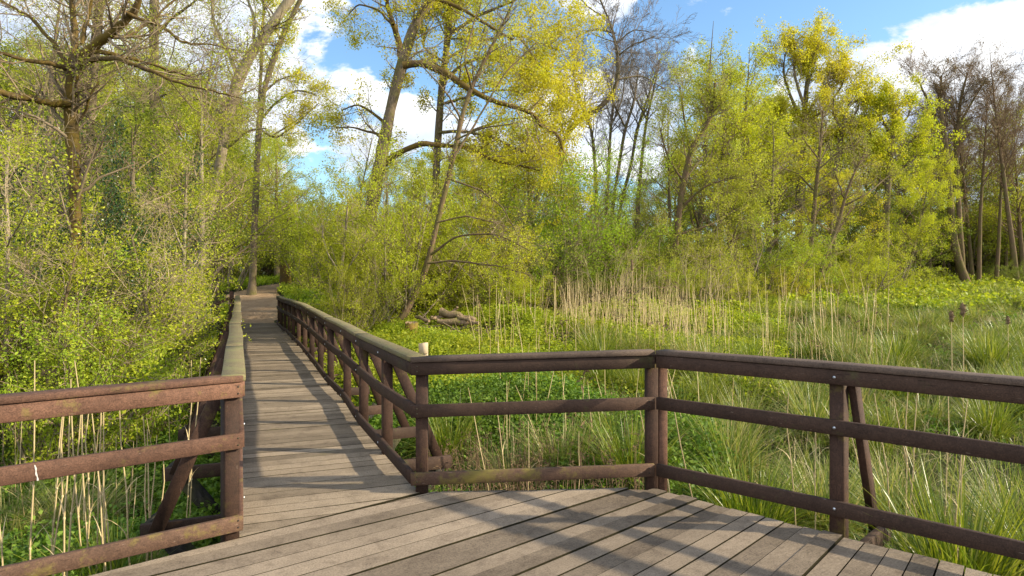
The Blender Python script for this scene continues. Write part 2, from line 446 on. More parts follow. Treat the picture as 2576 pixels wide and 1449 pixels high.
PROTO['airy'] = [airy(11, 6, .68, .072), airy(12, 6, .60, .070), airy(13, 7, .72, .072)]
PROTO['thin'] = [airy(14, 3, .45, .045), airy(15, 3, .38, .045)]
PROTO['oak'] = [oak(21, 10, .60, .088), oak(22, 11, .66, .088)]
PROTO['alder'] = [alder(31), alder(32), alder(33)]
PROTO['bush'] = [bushy(41, 3.0, 2.0, 15, dict(per=11, spread=.048, size=.036, keep=.66, cell=.33)),
                 bushy(42, 3.0, 2.2, 14, dict(per=12, spread=.050, size=.037, keep=.62, cell=.40)),
                 bushy(43, 3.0, 1.9, 16, dict(per=10, spread=.045, size=.035, keep=.68, cell=.30))]
PROTO['dense'] = [bushy(44, 3.0, 2.0, 16, dict(per=13, spread=.055, size=.037, keep=.88, cell=.35)),
                  bushy(45, 3.0, 2.2, 15, dict(per=13, spread=.055, size=.038, keep=.84, cell=.42))]
PROTO['upright'] = [bushy(51, 3.2, 1.1, 16, dict(per=11, spread=.06, size=.037, keep=.85), 8, 6, (4, 26))]
PROTO['twiggy'] = [bushy(61, 2.8, 2.0, 15, dict(per=4, spread=.06, size=.028, keep=.5), 8, 7),
                   bushy(62, 2.8, 2.2, 13, dict(per=3, spread=.06, size=.028, keep=.45), 8, 7)]
PROTO['holly'] = [bushy(71, 3.0, 1.7, 14, dict(per=15, spread=.085, size=.042, keep=.75, cell=.35), 8, 6)]
PROTO['low'] = [bushy(81, 1.1, 1.2, 14, dict(per=12, spread=.05, size=.024, keep=.8, cell=.2), 6, 5, (15, 75)),
                bushy(82, 1.2, 1.1, 12, dict(per=12, spread=.05, size=.023, keep=.7, cell=.2), 6, 5, (15, 75))]

def set_slot(o, i, m):
    s = o.material_slots[i]; s.link = 'OBJECT'; s.material = m

used_rng = random.Random(5)
def place(name, label, cat, kind, u, Y, vtop, leaf, group=None, bark=None, twig=None, width=1.0, var=None, x=None, sink=0.0):
    """a plant of a kind stood at depth Y, its top where the photograph shows it"""
    if kind == 'bush' and Y >= 19: kind = 'dense'
    protos = PROTO[kind]
    tm, cm, H = protos[(var if var is not None else used_rng.randrange(len(protos))) % len(protos)]
    p = on(u, Y, -sink) if x is None else Vector((x, Y, gz(x, Y) - sink))
    ztop = EYE - (vtop - HZ) / F * Y
    s = max(.2, (ztop - p.z) / H)
    if a_r := RADIUS.get(cm.name):
        side = (p.x - xa(Y)) * .928; need = .95 + a_r * s * width
        if Y < 27.5 and abs(side) < need:
            p.x += math.copysign(need - abs(side), side) / .928; p.z = gz(p.x, Y) - sink
    root = empty(name, p, label, cat, group, used_rng.uniform(0, 2 * PI))
    root.scale = (s * width, s * width, s)
    a, b = ('trunk', 'crown') if kind in ('airy', 'thin', 'oak', 'alder') else ('stems', 'foliage')
    t = mesh_obj(a, tm, root); c = mesh_obj(b, cm, root)
    if bark: set_slot(t, 0, M[bark])
    if twig: set_slot(c, 0, M[twig])
    set_slot(c, 1, M[leaf])
    return root

# ------------------------------------------------------------------ traced trees: limbs follow the photograph, at one real depth with real reach
TW = [lvl(5, .17, .05, 6, .15, (30, 65), (.38, .6), rr=.55), lvl(4, .2, .04, 5, .1, (30, 65), (.4, .65), rr=.6), lvl(3, .22, .02)]
TW_FAN = [lvl(6, .12, .05, 9, .15, (25, 50), (.38, .62), rr=.5, rmin=.005), lvl(4, .15, .04, 7, .1, (25, 50), (.4, .7), rr=.6, rmin=.005), lvl(3, .15, .02, rmin=.005)]
def densify(P, R, n):
    P = np.array(P); R = np.array(R)
    t = np.concatenate([[0], np.cumsum(np.linalg.norm(np.diff(P, axis=0), axis=1))])
    tt = np.linspace(0, t[-1], n)
    # Catmull-like smoothing by interpolating then averaging
    Q = np.stack([np.interp(tt, t, P[:, i]) for i in range(3)], 1); r = np.interp(tt, t, R)
    for _ in range(2):
        Q[1:-1] = .25 * Q[:-2] + .5 * Q[1:-1] + .25 * Q[2:]
    return Q, r

def traced(name, label, cat, seed, Y, trunk, limbs, leaf, dens, tl, per, size, bark='bark', twig='twig', levels=None, keep=1.0, spread=.09, base=True, cell=.7, t_lo=.25, group=None, up=.15, limb_bark=None):
    rng = random.Random(seed); rs = np.random.RandomState(seed)
    levels = levels or TW
    def line(tr, wob):
        P, R = [], []; dy = 0
        for k, q in enumerate(tr):
            dy = q[3] if len(q) > 3 else dy + rng.gauss(0, wob)
            y = Y + dy
            P.append(at(q[0], q[1], y)); R.append(q[2] * .41 * y / F)
        return P, R
    P, R = line(trunk, .12)
    P = [Vector(p) for p in P]
    if base:
        g0 = gz(P[0].x, P[0].y)
        if P[0].z > g0 + .3:
            d = (P[0] - P[1]); k = (P[0].z - g0) / max(.3, -d.z) if d.z < 0 else 0
            foot = P[0] + d * min(k, 3) * .6; foot.z = gz(foot.x, foot.y) - .15
            P.insert(0, foot); R.insert(0, R[0] * 1.12)
        else:
            P[0].z = min(P[0].z, g0 - .1)
    org = P[0].copy(); org.z = gz(org.x, org.y)
    root = empty(name, org, label, cat, group)
    def local(Q): return Q - np.array(org)
    lines = []
    n = max(12, len(P) * 4); tp, trd = densify([tuple(p) for p in P], R, n)
    trd = trd * (1 + .06 * rs.normal(0, 1, n)); trd[0] *= 1.35; trd[1] *= 1.12
    V, Q = tubes([(local(tp), trd)], 12)
    mesh_obj('trunk', quads_mesh('trunk', V, Q, [M[bark]], smooth=True), root)
    lines.append((tp, trd, t_lo))
    for lm in limbs:
        p, r = line(lm, .35)
        dy0 = None
        q, rr = densify([tuple(a) for a in p], r, max(10, len(p) * 4))
        q = q + np.cumsum(rs.normal(0, .012, q.shape), axis=0)
        rr = rr * (1 + .05 * rs.normal(0, 1, len(rr)))
        V, Q = tubes([(local(q), rr)], 8)
        mesh_obj('limb', quads_mesh('limb', V, Q, [M[limb_bark or bark]], smooth=True), root)
        lines.append((q, rr, .12))
    W, A = {}, []
    for q, rr, tlo in lines:
        seg = np.linalg.norm(np.diff(q, axis=0), axis=1); tot = seg.sum(); cum = np.concatenate([[0], np.cumsum(seg)])
        for k in range(int(tot * dens * (1 - tlo)) + 2):
            s_ = tot * (tlo + (1 - tlo) * math.sqrt(rng.random()) if rng.random() < .85 else rng.uniform(.85, 1.0))
            i = min(len(seg) - 1, int(np.searchsorted(cum, s_)) - 1); i = max(0, i)
            f = (s_ - cum[i]) / max(1e-6, seg[i]); f = min(1, max(0, f))
            p0 = Vector(q[i] + (q[i + 1] - q[i]) * f - np.array(org)); dd = Vector(q[i + 1] - q[i]).normalized()
            a = rad(rng.uniform(25, 70)); d = (dd * math.cos(a) + perp(rng, dd) * math.sin(a) + Vector((0, 0, up))).normalized()
            sprout(rng, p0, d, rng.uniform(*tl), min(.035, max(.006, rr[i] * .42)), 0, levels, W, A)
    parts = []
    for lv, L in W.items():
        V, Q = tubes(L, 4 if lv == 0 else 3); parts.append((V, Q, 0, True))
    if per:
        per = int(per * 1.35 + .5); size *= .84; spread *= 1.3
        A = np.array(A)
        if keep < 1:
            A2 = A + np.array(org)
            key = np.floor(A2 / cell).astype(int)
            h = np.abs(np.sin(key[:, 0] * 12.9898 + key[:, 1] * 78.233 + key[:, 2] * 37.719 + seed) * 43758.5453) % 1
            A = A[h < keep]
        V, Q = leaves(rs, A, per, spread, size, .4); parts.append((V, Q, 1, False))
    V, Q, mi, sm = join(*parts)
    mesh_obj('crown', quads_mesh('crown', V, Q, [M[twig], M[leaf]], mi, sm), root)
    return root

# ------------------------------------------------------------------ timber work
def sect(w, h, c):
    a, b = w / 2, h / 2
    return [(-a + c, -b), (a - c, -b), (a, -b + c), (a, b - c), (a - c, b), (-a + c, b), (-a, b - c), (-a, -b + c)]
def sweep(nodes, w, h, c=.004, up=None):
    """chamfered rectangular section swept along nodes -> V, Q"""
    P = [Vector(p) for p in nodes]; n = len(P); V, Q = [], []
    for i, p in enumerate(P):
        t = (P[min(i + 1, n - 1)] - P[max(i - 1, 0)]).normalized()
        upv = Vector(up) if up is not None else Vector((0, 0, 1))
        side = t.cross(upv).normalized(); u2 = side.cross(t).normalized()
        k = 1.0
        if 0 < i < n - 1:
            k = 1 / max(.5, (P[i] - P[i - 1]).normalized().dot(t))
        for a, b in sect(w, h, c): V.append(tuple(p + side * a * k + u2 * b))
    for i in range(n - 1):
        for j in range(8):
            j2 = (j + 1) % 8
            Q.append((i * 8 + j, i * 8 + j2, (i + 1) * 8 + j2, (i + 1) * 8 + j))
    e = (n - 1) * 8
    for o, rev in ((0, True), (e, False)):
        for q in ((0, 1, 2, 7), (7, 2, 3, 6), (6, 3, 4, 5)):
            q = tuple(o + x for x in q); Q.append(q[::-1] if rev else q)
    return np.array(V), np.array(Q)
def timber(name, nodes, w, h, mat, parent, c=.004, up=None, label=None):
    V, Q = sweep(nodes, w, h, c, up)
    if parent is not None: V = V - np.array(parent.location)
    return mesh_obj(name, quads_mesh(name, V, Q, [M[mat]]), parent, label)
def smooth_nodes(P, k=4):
    """Catmull-Rom through the joints: boards bend over their posts"""
    P = [Vector(p) for p in P]; out = []
    for i in range(len(P) - 1):
        a, b, c, d = P[max(i - 1, 0)], P[i], P[i + 1], P[min(i + 2, len(P) - 1)]
        for q in range(k):
            t = q / k
            out.append(.5 * ((2 * b) + (c - a) * t + (2 * a - 5 * b + 4 * c - d) * t * t + (3 * b - a - 3 * c + d) * t ** 3))
    out.append(P[-1]); return out

def bolt_at(p, n, parent, r=.011):
    n = Vector(n).normalized(); a = n.cross(Vector((0, 0, 1))).normalized(); b = n.cross(a)
    V, Q = [], []
    prof = [(1.0, 0), (.95, .25), (.62, .55), (.12, .68)]
    for rr, hh in prof:
        for j in range(10):
            t = 2 * PI * j / 10; V.append(tuple(Vector(p) + (a * math.cos(t) + b * math.sin(t)) * r * rr + n * r * hh))
    for i in range(3):
        for j in range(10): Q.append((i * 10 + j, i * 10 + (j + 1) % 10, i * 10 + 10 + (j + 1) % 10, i * 10 + 10 + j))
    V = np.array(V) - np.array(parent.location)
    return mesh_obj('bolt', quads_mesh('bolt', V, np.array(Q), [M['bolt']], smooth=True), parent)
def screw_holes(p, n, parent):
    o = bolt_at(p, n, parent, .006); o.name = 'screw'; o.data.materials[0] = M['pile']; return o

NR = Vector((.9286, .371, 0)); NL = -NR; TB = Vector((-.371, .9286, 0))
wr = random.Random(3)
LV = dict(cap=1.046, top=.974, mid=.640, low=.105)

def railing(root, pts, nrm, zoff, posts, mats, per_board=2, braces=(), beam_out=.68, first_in=0.0, cap_w=.15, bolts=True, wob=.0, z_post=-.32):
    """pts: joints along the inner face (x,y); nrm: outward normals per joint"""
    jit = [(wr.gauss(0, wob), wr.gauss(0, wob * .7)) for _ in pts]
    def nodes(z, out, extra=0.0):
        r = []
        for (x, y), n, dz, (jx, jz) in zip(pts, nrm, zoff, jit):
            r.append(Vector((x, y, z + dz + jz)) + n * (out + jx + extra * wr.gauss(0, 1)))
        return r
    for key, out, w, h, mat, ex in (('cap', .066, cap_w, .038, mats[0], 0), ('top_rail', .02, .038, .098, mats[1], .002), ('middle_rail', .02, .040, .098, mats[2], wob * .5), ('bottom_rail', .02, .040, .098, mats[3], wob * .6)):
        z = LV[{'cap': 'cap', 'top_rail': 'top', 'middle_rail': 'mid', 'bottom_rail': 'low'}[key]]
        nd = nodes(z, out, ex); i = 0; n = len(nd)
        sm = smooth_nodes(nd, 5) if wob else [nd[0].lerp(nd[-1], t / 5) for t in range(6)] if n == 2 else smooth_nodes(nd, 5)
        while i < n - 1:
            j = min(n - 1, i + per_board)
            seg = sm[i * 5:j * 5 + 1]
            seg = [s.copy() for s in seg]
            d0 = (seg[1] - seg[0]).normalized(); d1 = (seg[-1] - seg[-2]).normalized()
            seg[0] += d0 * .0018; seg[-1] -= d1 * .0018
            timber(key, seg, w, h, mat, root)
            i = j
    for k in posts:
        (x, y), n, dz, (jx, jz) = pts[k], nrm[k], zoff[k], jit[k]
        c = Vector((x, y, 0)) + n * (.0402 + .0475 + jx)
        if k == 0 and first_in: c += (Vector((*pts[1], 0)) - Vector((*pts[0], 0))).normalized() * first_in
        timber('post', [c + Vector((0, 0, z_post)), c + Vector((0, 0, LV['cap'] - .0205 + dz + jz))], .095, .095, 'post', root, .006, up=tuple(n))
        if bolts:
            for z in (LV['top'], LV['mid'], LV['low']):
                bolt_at(Vector((x, y, z + dz + jz)) + n * (jx - .001), -n, root)
    for k in braces:
        (x, y), n, dz, (jx, jz) = pts[k], nrm[k], zoff[k], jit[k]
        t = n.cross(Vector((0, 0, 1)))
        c = Vector((x, y, 0)) + t * (.0475 + .026)
        a = c + n * (.145 + jx); a.z = .93 + dz
        b = c + n * (beam_out - .10); b.z = -.10
        timber('brace', [a, b], .095, .05, 'post', root, .004, up=tuple(t))
        c2 = Vector((x, y, -.105)) - t * (.0475 + .027) * 0 + t * (.0475 + .052 + .03)
        timber('crossbeam', [c2 - n * .5, c2 + n * (beam_out)], .05, .12, 'board_shade', root, .004)

# joints along the bridge
yr = [5.42, 6.6, 7.9, 9.3, 10.85, 12.4, 14.0, 15.6, 17.2, 18.8, 20.4, 22.0, 23.6, 25.2]
yl = [4.47, 4.97, 6.4, 8.0, 9.6, 11.2, 12.8, 14.4, 16.0, 17.6, 19.2, 20.8, 22.4, 24.0, 25.6]
def bulge(y): return .07 * math.exp(-((y - 17.5) / 4.5) ** 2), .05 * math.exp(-((y - 16.5) / 4) ** 2)
PR = [(1.353 - .3994 * y + bulge(y)[0], y) for y in yr]; ZR = [bulge(y)[1] for y in yr]
PL = [(.036 - .4005 * y, y) for y in yl]; ZL = [bulge(y)[1] * .5 for y in yl]

r = empty('bridge_railing', (PR[0][0], PR[0][1], 0), 'brown timber railing with olive cap along the right side of the narrow footbridge', 'railing')
railing(r, PR, [NR] * len(PR), ZR, range(1, len(PR)), ('cap_olive', 'board_shade', 'board_shade', 'board_shade'), 2, range(1, len(PR)), wob=.013)
r = empty('bridge_railing', (PL[0][0], PL[0][1], 0), 'brown timber railing with slanting outer braces along the left side of the narrow footbridge', 'railing')
railing(r, PL, [NL] * len(PL), ZL, range(1, len(PL)), ('cap_olive', 'board', 'board', 'board'), 2, range(1, len(PL)), wob=.008)

# platform railings
d40 = Vector((-.766, -.643, 0)); nL = Vector((-.643, .766, 0))
A0 = Vector((-1.750, 4.452, 0))
q = [A0 + d40 * .004, A0 + d40 * 2.3, A0 + d40 * 4.2]
r = empty('platform_railing', (q[0].x, q[0].y, 0), 'sunlit reddish timber railing at the left edge of the plank platform', 'railing')
railing(r, [(p.x, p.y) for p in q], [nL] * 3, [0, 0, 0], (0, 1, 2), ('board', 'board', 'board', 'board_moss'), 1, (), bolts=False, first_in=.055)
for z in (.974, .64, .105):
    for dz in (-.022, .022):
        screw_holes(A0 + d40 * .035 + Vector((0, 0, z + dz)) - nL * .0006, -nL, r)
c_ = A0 + d40 * 1.1075 - nL * .0022
V_ = []
for k_ in range(9):
    z_ = .592 + .011 * k_ ; o_ = .0015 * math.sin(k_ * 1.3) - .0016 * k_; w_ = .0035 + .0015 * math.sin(k_ * 2.1 + 1)
    for sg_ in (-1, 1): V_.append(tuple(c_ - d40 * (o_ + sg_ * w_) + Vector((0, 0, z_))))
mesh_obj('white_splash', quads_mesh('white_splash', np.array(V_) - np.array(r.location), np.array([(2 * k_, 2 * k_ + 1, 2 * k_ + 3, 2 * k_ + 2) for k_ in range(8)]), [M['white']]), r)
R1 = Vector((-.800, 5.375, 0)); R2 = Vector((1.150, 5.470, 0))
d12 = (R2 - R1).normalized(); n12 = Vector((-d12.y, d12.x, 0))
d23 = Vector((.7125, -.7017, 0)); n23 = Vector((.7017, .7125, 0))
r = empty('platform_railing', (R1.x, R1.y, 0), 'short shaded brown railing along the far platform edge, from bridge mouth to bend post', 'railing')
railing(r, [(R1.x, R1.y), tuple((R2 - d12 * .004)[:2])], [n12] * 2, [.008, .055], (0,), ('cap_dark', 'board_shade', 'board_shade', 'board_moss'), 1, (), bolts=False, first_in=.085)
for p_, s_ in ((R1, .05), (R2, -.05)):
    for z in (.974, .64, .105):
        for dz in (-.02, .02): screw_holes(p_ + d12 * s_ + Vector((0, 0, z + dz + (.01 if s_ > 0 else .055))) - n12 * .0006, -n12, r)
q3 = [R2 + d23 * .004, R2 + d23 * 1.372, R2 + d23 * 2.9, R2 + d23 * 4.6, R2 + d23 * 6.2]
r = empty('platform_railing', (q3[0].x, q3[0].y, 0), 'long shaded brown railing with galvanised bolts slanting to the right edge of the platform', 'railing')
railing(r, [(p.x, p.y) for p in q3], [n23] * 5, [.058, .072, .07, .06, .05], (1, 2, 3, 4), ('cap_dark', 'board_shade', 'board_shade', 'board_shade'), 4, (1, 2, 3))
pp = R2 + n12 * .088 + d12 * -.012
timber('post', [pp + Vector((0, 0, -.32)), pp + Vector((0, 0, 1.08))], .092, .092, 'post', r, .006, up=tuple(n12))
pp = R2 + n12 * .095 + d12 * .078
timber('post', [pp + Vector((0, 0, -.32)), pp + Vector((0, 0, 1.078))], .07, .085, 'board', r, .006, up=tuple(n12))

# ---- decks
def clip(poly, a, b, c):       # keep a*x+b*y+c >= 0
    out = []
    for i in range(len(poly)):
        p, q_ = poly[i], poly[(i + 1) % len(poly)]
        fp = a * p[0] + b * p[1] + c; fq = a * q_[0] + b * q_[1] + c
        if fp >= 0: out.append(p)
        if (fp >= 0) != (fq >= 0):
            t = fp / (fp - fq); out.append((p[0] + (q_[0] - p[0]) * t, p[1] + (q_[1] - p[1]) * t))
    return out
def clip_poly(poly, conv):     # conv counter-clockwise
    for i in range(len(conv)):
        (x0, y0), (x1, y1) = conv[i], conv[(i + 1) % len(conv)]
        a, b = -(y1 - y0), (x1 - x0)
        poly = clip(poly, a, b, -(a * x0 + b * y0))
        if len(poly) < 3: return []
    return poly
import bmesh
def planks_obj(name, polys, mat, parent, thick=.042, seed=1):
    bm = bmesh.new(); rg = random.Random(seed)
    for poly in polys:
        if len(poly) < 3: continue
        # drop near-duplicate corners
        pl = [p for i, p in enumerate(poly) if (Vector(p) - Vector(poly[i - 1])).length > .006]
        if len(pl) < 3: continue
        dz = rg.uniform(-.003, .003); tx = rg.gauss(0, .0008); ty = rg.gauss(0, .0012)
        cx = sum(p[0] for p in pl) / len(pl); cy = sum(p[1] for p in pl) / len(pl)
        c = .005
        def ring(z, ins):
            vs = []
            for p in pl:
                d = Vector((cx - p[0], cy - p[1])); L = max(d.length, .02)
                vs.append(bm.verts.new((p[0], p[1], z + dz + tx * (p[0] - cx) + ty * (p[1] - cy))))
            return vs
        top = ring(0, 0); bot = ring(-thick, 0)
        f = bm.faces.new(top); f.normal_update()
        if f.normal.z < 0: f.normal_flip()
        bm.faces.new(bot[::-1])
        for i in range(len(pl)):
            j = (i + 1) % len(pl); bm.faces.new((top[i], bot[i], bot[j], top[j])).material_index = 1
    bmesh.ops.recalc_face_normals(bm, faces=bm.faces)
    if parent is not None: bmesh.ops.translate(bm, verts=bm.verts, vec=-parent.location)
    me = bpy.data.meshes.new(name); bm.to_mesh(me); bm.free(); me.materials.append(M[mat]); me.materials.append(M['plank_side'])
    return mesh_obj(name, me, parent)

A = (-1.835, 4.43); B = (-.70, 5.44)
plat = [A, (-6.2, .77), (-5.6, -3.0), (3.0, -3.0), (6.1, .66), (R2.x + .02, R2.y + .02), (R2.x - .22, R2.y + .055), B]
ctr = (sum(p[0] for p in plat) / len(plat), sum(p[1] for p in plat) / len(plat))
PV = Vector((9.14, 12.59))
polys = []; ang = rad(25.0); step = .0127
dk = random.Random(8)
while ang < rad(62):
    w_ = step * dk.uniform(.93, 1.07); g_ = .00030 + .00020 * dk.random()
    a0, a1 = ang + g_, ang + w_ - g_
    far, near = 3.0, 24.0
    quad = [tuple(PV - Vector((math.cos(a), math.sin(a))) * R_) for a, R_ in ((a0, far), (a0, near), (a1, near), (a1, far))]
    # the platform outline is convex enough: clip against each of its edges
    ar = sum(plat[i][0] * plat[(i + 1) % len(plat)][1] - plat[(i + 1) % len(plat)][0] * plat[i][1] for i in range(len(plat)))
    conv = plat if ar > 0 else plat[::-1]
    # ragged ends along the right-hand edge
    pl = clip_poly(quad, conv)
    if pl: polys.append(pl)
    ang += w_
pr = empty('platform', (0, 0, 0), 'wide grey plank viewing platform at the near end of the footbridge', 'platform')
planks_obj('deck', polys, 'deck', pr, seed=4)
# joists and rim under the platform
timber('rim_joist', [(R1.x - .1, R1.y - .05, -.14), (R2.x, R2.y - .03, -.14)], .06, .18, 'board_shade', pr)
timber('rim_joist', [tuple(R2 - n23 * .08 + Vector((0, 0, -.14))), tuple(R2 + d23 * 6.2 - n23 * .08 + Vector((0, 0, -.14)))], .06, .18, 'board_shade', pr)
timber('rim_joist', [tuple(A0 + Vector((-.02, -.05, -.14))), tuple(A0 + d40 * 4.6 + Vector((.03, -.06, -.14)))], .06, .18, 'board_shade', pr)
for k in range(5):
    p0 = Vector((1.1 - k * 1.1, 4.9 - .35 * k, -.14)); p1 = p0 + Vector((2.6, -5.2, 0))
    timber('joist', [p0, p1], .06, .18, 'board_shade', pr)
for px, py in ((-1.6, 4.1), (.9, 5.1), (2.0, 4.2), (3.1, 3.1), (-3.0, 2.9)):
    timber('pile', [(px, py, gz(px, py) - .4), (px, py, -.235)], .14, .14, 'pile', pr, .01, up=(1, 0, 0))

polys = []
y = 4.0; k = 0
nrm_ = Vector((.9286, .371)); tb = Vector((-.371, .9286))
br = random.Random(9)
conv = [A, B, (1.353 - .3994 * 26.6 + .05, 26.6), (.036 - .4005 * 26.6 - .05, 26.6)]
t = -1.6
L0 = Vector((.036 - .4005 * 5.4, 5.4))
while t < 23.2:
    w_ = .172 * br.uniform(.96, 1.04); g_ = .0036
    c0 = L0 + tb * (t + g_); c1 = L0 + tb * (t + w_ - g_)
    e0 = br.uniform(0, .03); e1 = br.uniform(0, .035)
    sk = br.gauss(0, .003)
    lf = -.09 - e0; rt = 1.235 + .06 + e1 + (bulge((c0.y))[0] * .9)
    quad = [tuple(c0 + nrm_ * lf), tuple(c0 + nrm_ * rt + tb * sk), tuple(c1 + nrm_ * rt + tb * sk), tuple(c1 + nrm_ * lf)]
    # only the near end is cut, where it meets the platform
    a_, b_ = -(B[1] - A[1]), (B[0] - A[0])
    pl = clip(quad, a_, b_, -(a_ * A[0] + b_ * A[1]) - .005)
    if len(pl) >= 3: polys.append(pl)
    t += w_
fb = empty('footbridge', (-1.4, 5.0, 0), 'narrow plank footbridge running away to the trees', 'footbridge')
planks_obj('deck', polys, 'bridge_deck', fb, seed=6)
for s_, off in (((.036, -.4005), -.02), ((1.353, -.3994), .02), ((.69, -.4), 0)):
    nd = [(s_[0] + s_[1] * yy + off, yy, -.125) for yy in (5.6, 12, 19, 26.2)]
    timber('bearer', nd, .07, .165, 'board_shade', fb)
for k, yy in enumerate(yl[1:8]):
    c0 = Vector((.036 - .4005 * yy, yy, 0)) + TB * .24
    p0 = c0 + NL * .62 + Vector((0, 0, -.04)); p1 = c0 + NL * -.05 + Vector((0, 0, -.95))
    timber('pile', [p0, p1], .11, .13, 'pile', fb, .012, up=(0, 1, .2))
    c0 = Vector((1.353 - .3994 * yy, yy, 0)) + TB * .24
    timber('pile', [c0 + NR * .62 + Vector((0, 0, -.16)), c0 + NR * .05 + Vector((0, 0, -.95))], .11, .13, 'pile', fb, .012, up=(0, 1, .2))

# ------------------------------------------------------------------ ground, path
xs = np.concatenate([np.linspace(-400, -60, 18)[:-1], np.arange(-60, 70.1, .5), np.linspace(70, 420, 18)[1:]])
ys = np.concatenate([np.linspace(-60, -8, 12)[:-1], np.arange(-8, 62, .4), np.linspace(62, 500, 24)])
X, Y_ = np.meshgrid(xs, ys); Z = ground(X, Y_)
nx, ny = len(xs), len(ys)
ii = (np.arange(ny - 1)[:, None] * nx + np.arange(nx - 1)[None, :])
Q = np.stack([ii, ii + 1, ii + nx + 1, ii + nx], -1).reshape(-1, 4)
tag(mesh_obj('ground', quads_mesh('ground', np.stack([X, Y_, Z], -1).reshape(-1, 3), Q, [M['soil']], smooth=True)), kind='structure')
py = np.linspace(25.9, 48, 90); cols = 11
rs0 = np.random.RandomState(2)
half = np.interp(py, [25.9, 27, 30, 33, 40, 48], [.66, .95, 1.5, 1.0, .8, .7]) + rs0.normal(0, .04, len(py))
PX = pc(py)[:, None] + half[:, None] * np.linspace(-1, 1, cols)[None, :]
PY = np.repeat(py[:, None], cols, 1)
PZ = ground(PX, PY) + .03 - .05 * (np.abs(np.linspace(-1, 1, cols))[None, :] > .95)
ii = (np.arange(len(py) - 1)[:, None] * cols + np.arange(cols - 1)[None, :])
Q = np.stack([ii, ii + 1, ii + cols + 1, ii + cols], -1).reshape(-1, 4)
tag(mesh_obj('path', quads_mesh('path', np.stack([PX, PY, PZ], -1).reshape(-1, 3), Q, [M['dirt']], smooth=True)), kind='structure')

# ------------------------------------------------------------------ ground cover (uncountable): nettles, grass, reeds, dead stalks
rs = np.random.RandomState(77)
def off_deck(x, y, m=.12):
    """True where no deck, path or railing foot covers the ground"""
    s = (x - xa(y)) * .928
    br_ = (np.abs(s) < .72 + m) & (y > 4.6) & (y < 26.6)
    pl = np.ones_like(x, bool)
    ar = sum(plat[i][0] * plat[(i + 1) % len(plat)][1] - plat[(i + 1) % len(plat)][0] * plat[i][1] for i in range(len(plat)))
    cv = plat if ar > 0 else plat[::-1]
    for i in range(len(cv)):
        (x0, y0), (x1, y1) = cv[i], cv[(i + 1) % len(cv)]
        L_ = math.hypot(x1 - x0, y1 - y0)
        pl &= (((x1 - x0) * (y - y0) - (y1 - y0) * (x - x0)) / L_) > -m
    pth = (np.abs(x - pc(y)) < np.interp(y, [25, 27, 30, 33, 48], [.7, .95, 1.45, .95, .7])) & (y > 25)
    return ~(br_ | pl | pth)
def scatter(n, x0, x1, y0, y1, power=1.0):
    y = y0 + (y1 - y0) * rs.random_sample(n) ** power
    x = rs.uniform(x0, x1, n) if not callable(x0) else x0(y) + (x1(y) - x0(y)) * rs.random_sample(n)
    k = off_deck(x, y); return x[k], y[k]
def inview(y, a, b): return (lambda yy: (a - CX) / F * yy), (lambda yy: (b - CX) / F * yy)

def patchy(x, y, f, seed):
    return .5 + .25 * (np.sin(x * f + seed) * np.cos(y * f * 1.3 + seed * 2) + np.sin((x + y) * f * .7 + seed * 3) )

def herb_layer(name, label, x, y, hgt, per, size, mat):
    """leafy plants: every stem carries a few whorls of leaves"""
    z = ground(x, y); n = len(x)
    keep_ = patchy(x, y, 1.7, 5) + rs.uniform(-.25, .25, n) > .34
    x, y, z = x[keep_], y[keep_], z[keep_]; n = len(x)
    h = hgt * (.45 + .9 * patchy(x, y, 1.1, 2)) * rs.uniform(.6, 1.2, n)
    A = []
    for k in range(per):
        f = rs.uniform(.35, 1.0, n)
        A.append(np.stack([x + rs.normal(0, .05, n), y + rs.normal(0, .05, n), z + h * f], 1))
    A = np.concatenate(A)
    V, Q = leaves(rs, A, 2, .035, size, 1.3, .7)
    o = mesh_obj(name, quads_mesh(name, V, Q, [M[mat]]))
    return tag(o, label, 'ground cover', kind='stuff')
ux = lambda u: (lambda yy: (u - CX) / F * yy)
x, y = scatter(15000, lambda yy: 1.1 - .4 * yy, lambda yy: 1.0 + .18 * yy, 5.6, 11.5)
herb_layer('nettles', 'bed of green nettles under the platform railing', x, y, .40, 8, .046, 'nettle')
x, y = scatter(15000, lambda yy: 1.1 - .4 * yy, lambda yy: -.5 + .07 * yy, 11, 26)
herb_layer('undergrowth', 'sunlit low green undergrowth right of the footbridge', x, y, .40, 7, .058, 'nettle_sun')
x, y = scatter(17000, lambda yy: -.85 * yy - 2, lambda yy: -.2 - .4 * yy, 2.2, 11)
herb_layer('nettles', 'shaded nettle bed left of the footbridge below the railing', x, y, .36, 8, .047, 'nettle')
x, y = scatter(17000, lambda yy: -.80 * yy - 2, lambda yy: -.2 - .4 * yy, 10, 27)
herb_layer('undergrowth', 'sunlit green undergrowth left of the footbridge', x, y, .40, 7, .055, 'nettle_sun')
x, y = scatter(16000, lambda yy: -.02 * yy, lambda yy: .40 * yy, 11, 25)
herb_layer('undergrowth', 'lime green low plants under and around the dry reeds', x, y, .34, 6, .06, 'nettle_sun')
x, y = scatter(5000, lambda yy: .28 * yy, lambda yy: .85 * yy, 9, 36)
herb_layer('undergrowth', 'small bright green plants between the tussocks of the open marsh', x, y, .20, 5, .06, 'nettle')
x, y = scatter(9000, lambda yy: -.56 * yy, lambda yy: -.22 * yy, 26, 48)
herb_layer('undergrowth', 'green herbs around the path beneath the trees', x, y, .4, 5, .10, 'fresh')
x, y = scatter(16000, lambda yy: -.15 * yy, lambda yy: .95 * yy, 22, 48)
herb_layer('undergrowth', 'green undergrowth below the trees beyond the marsh', x, y, .45, 5, .12, 'nettle_sun')

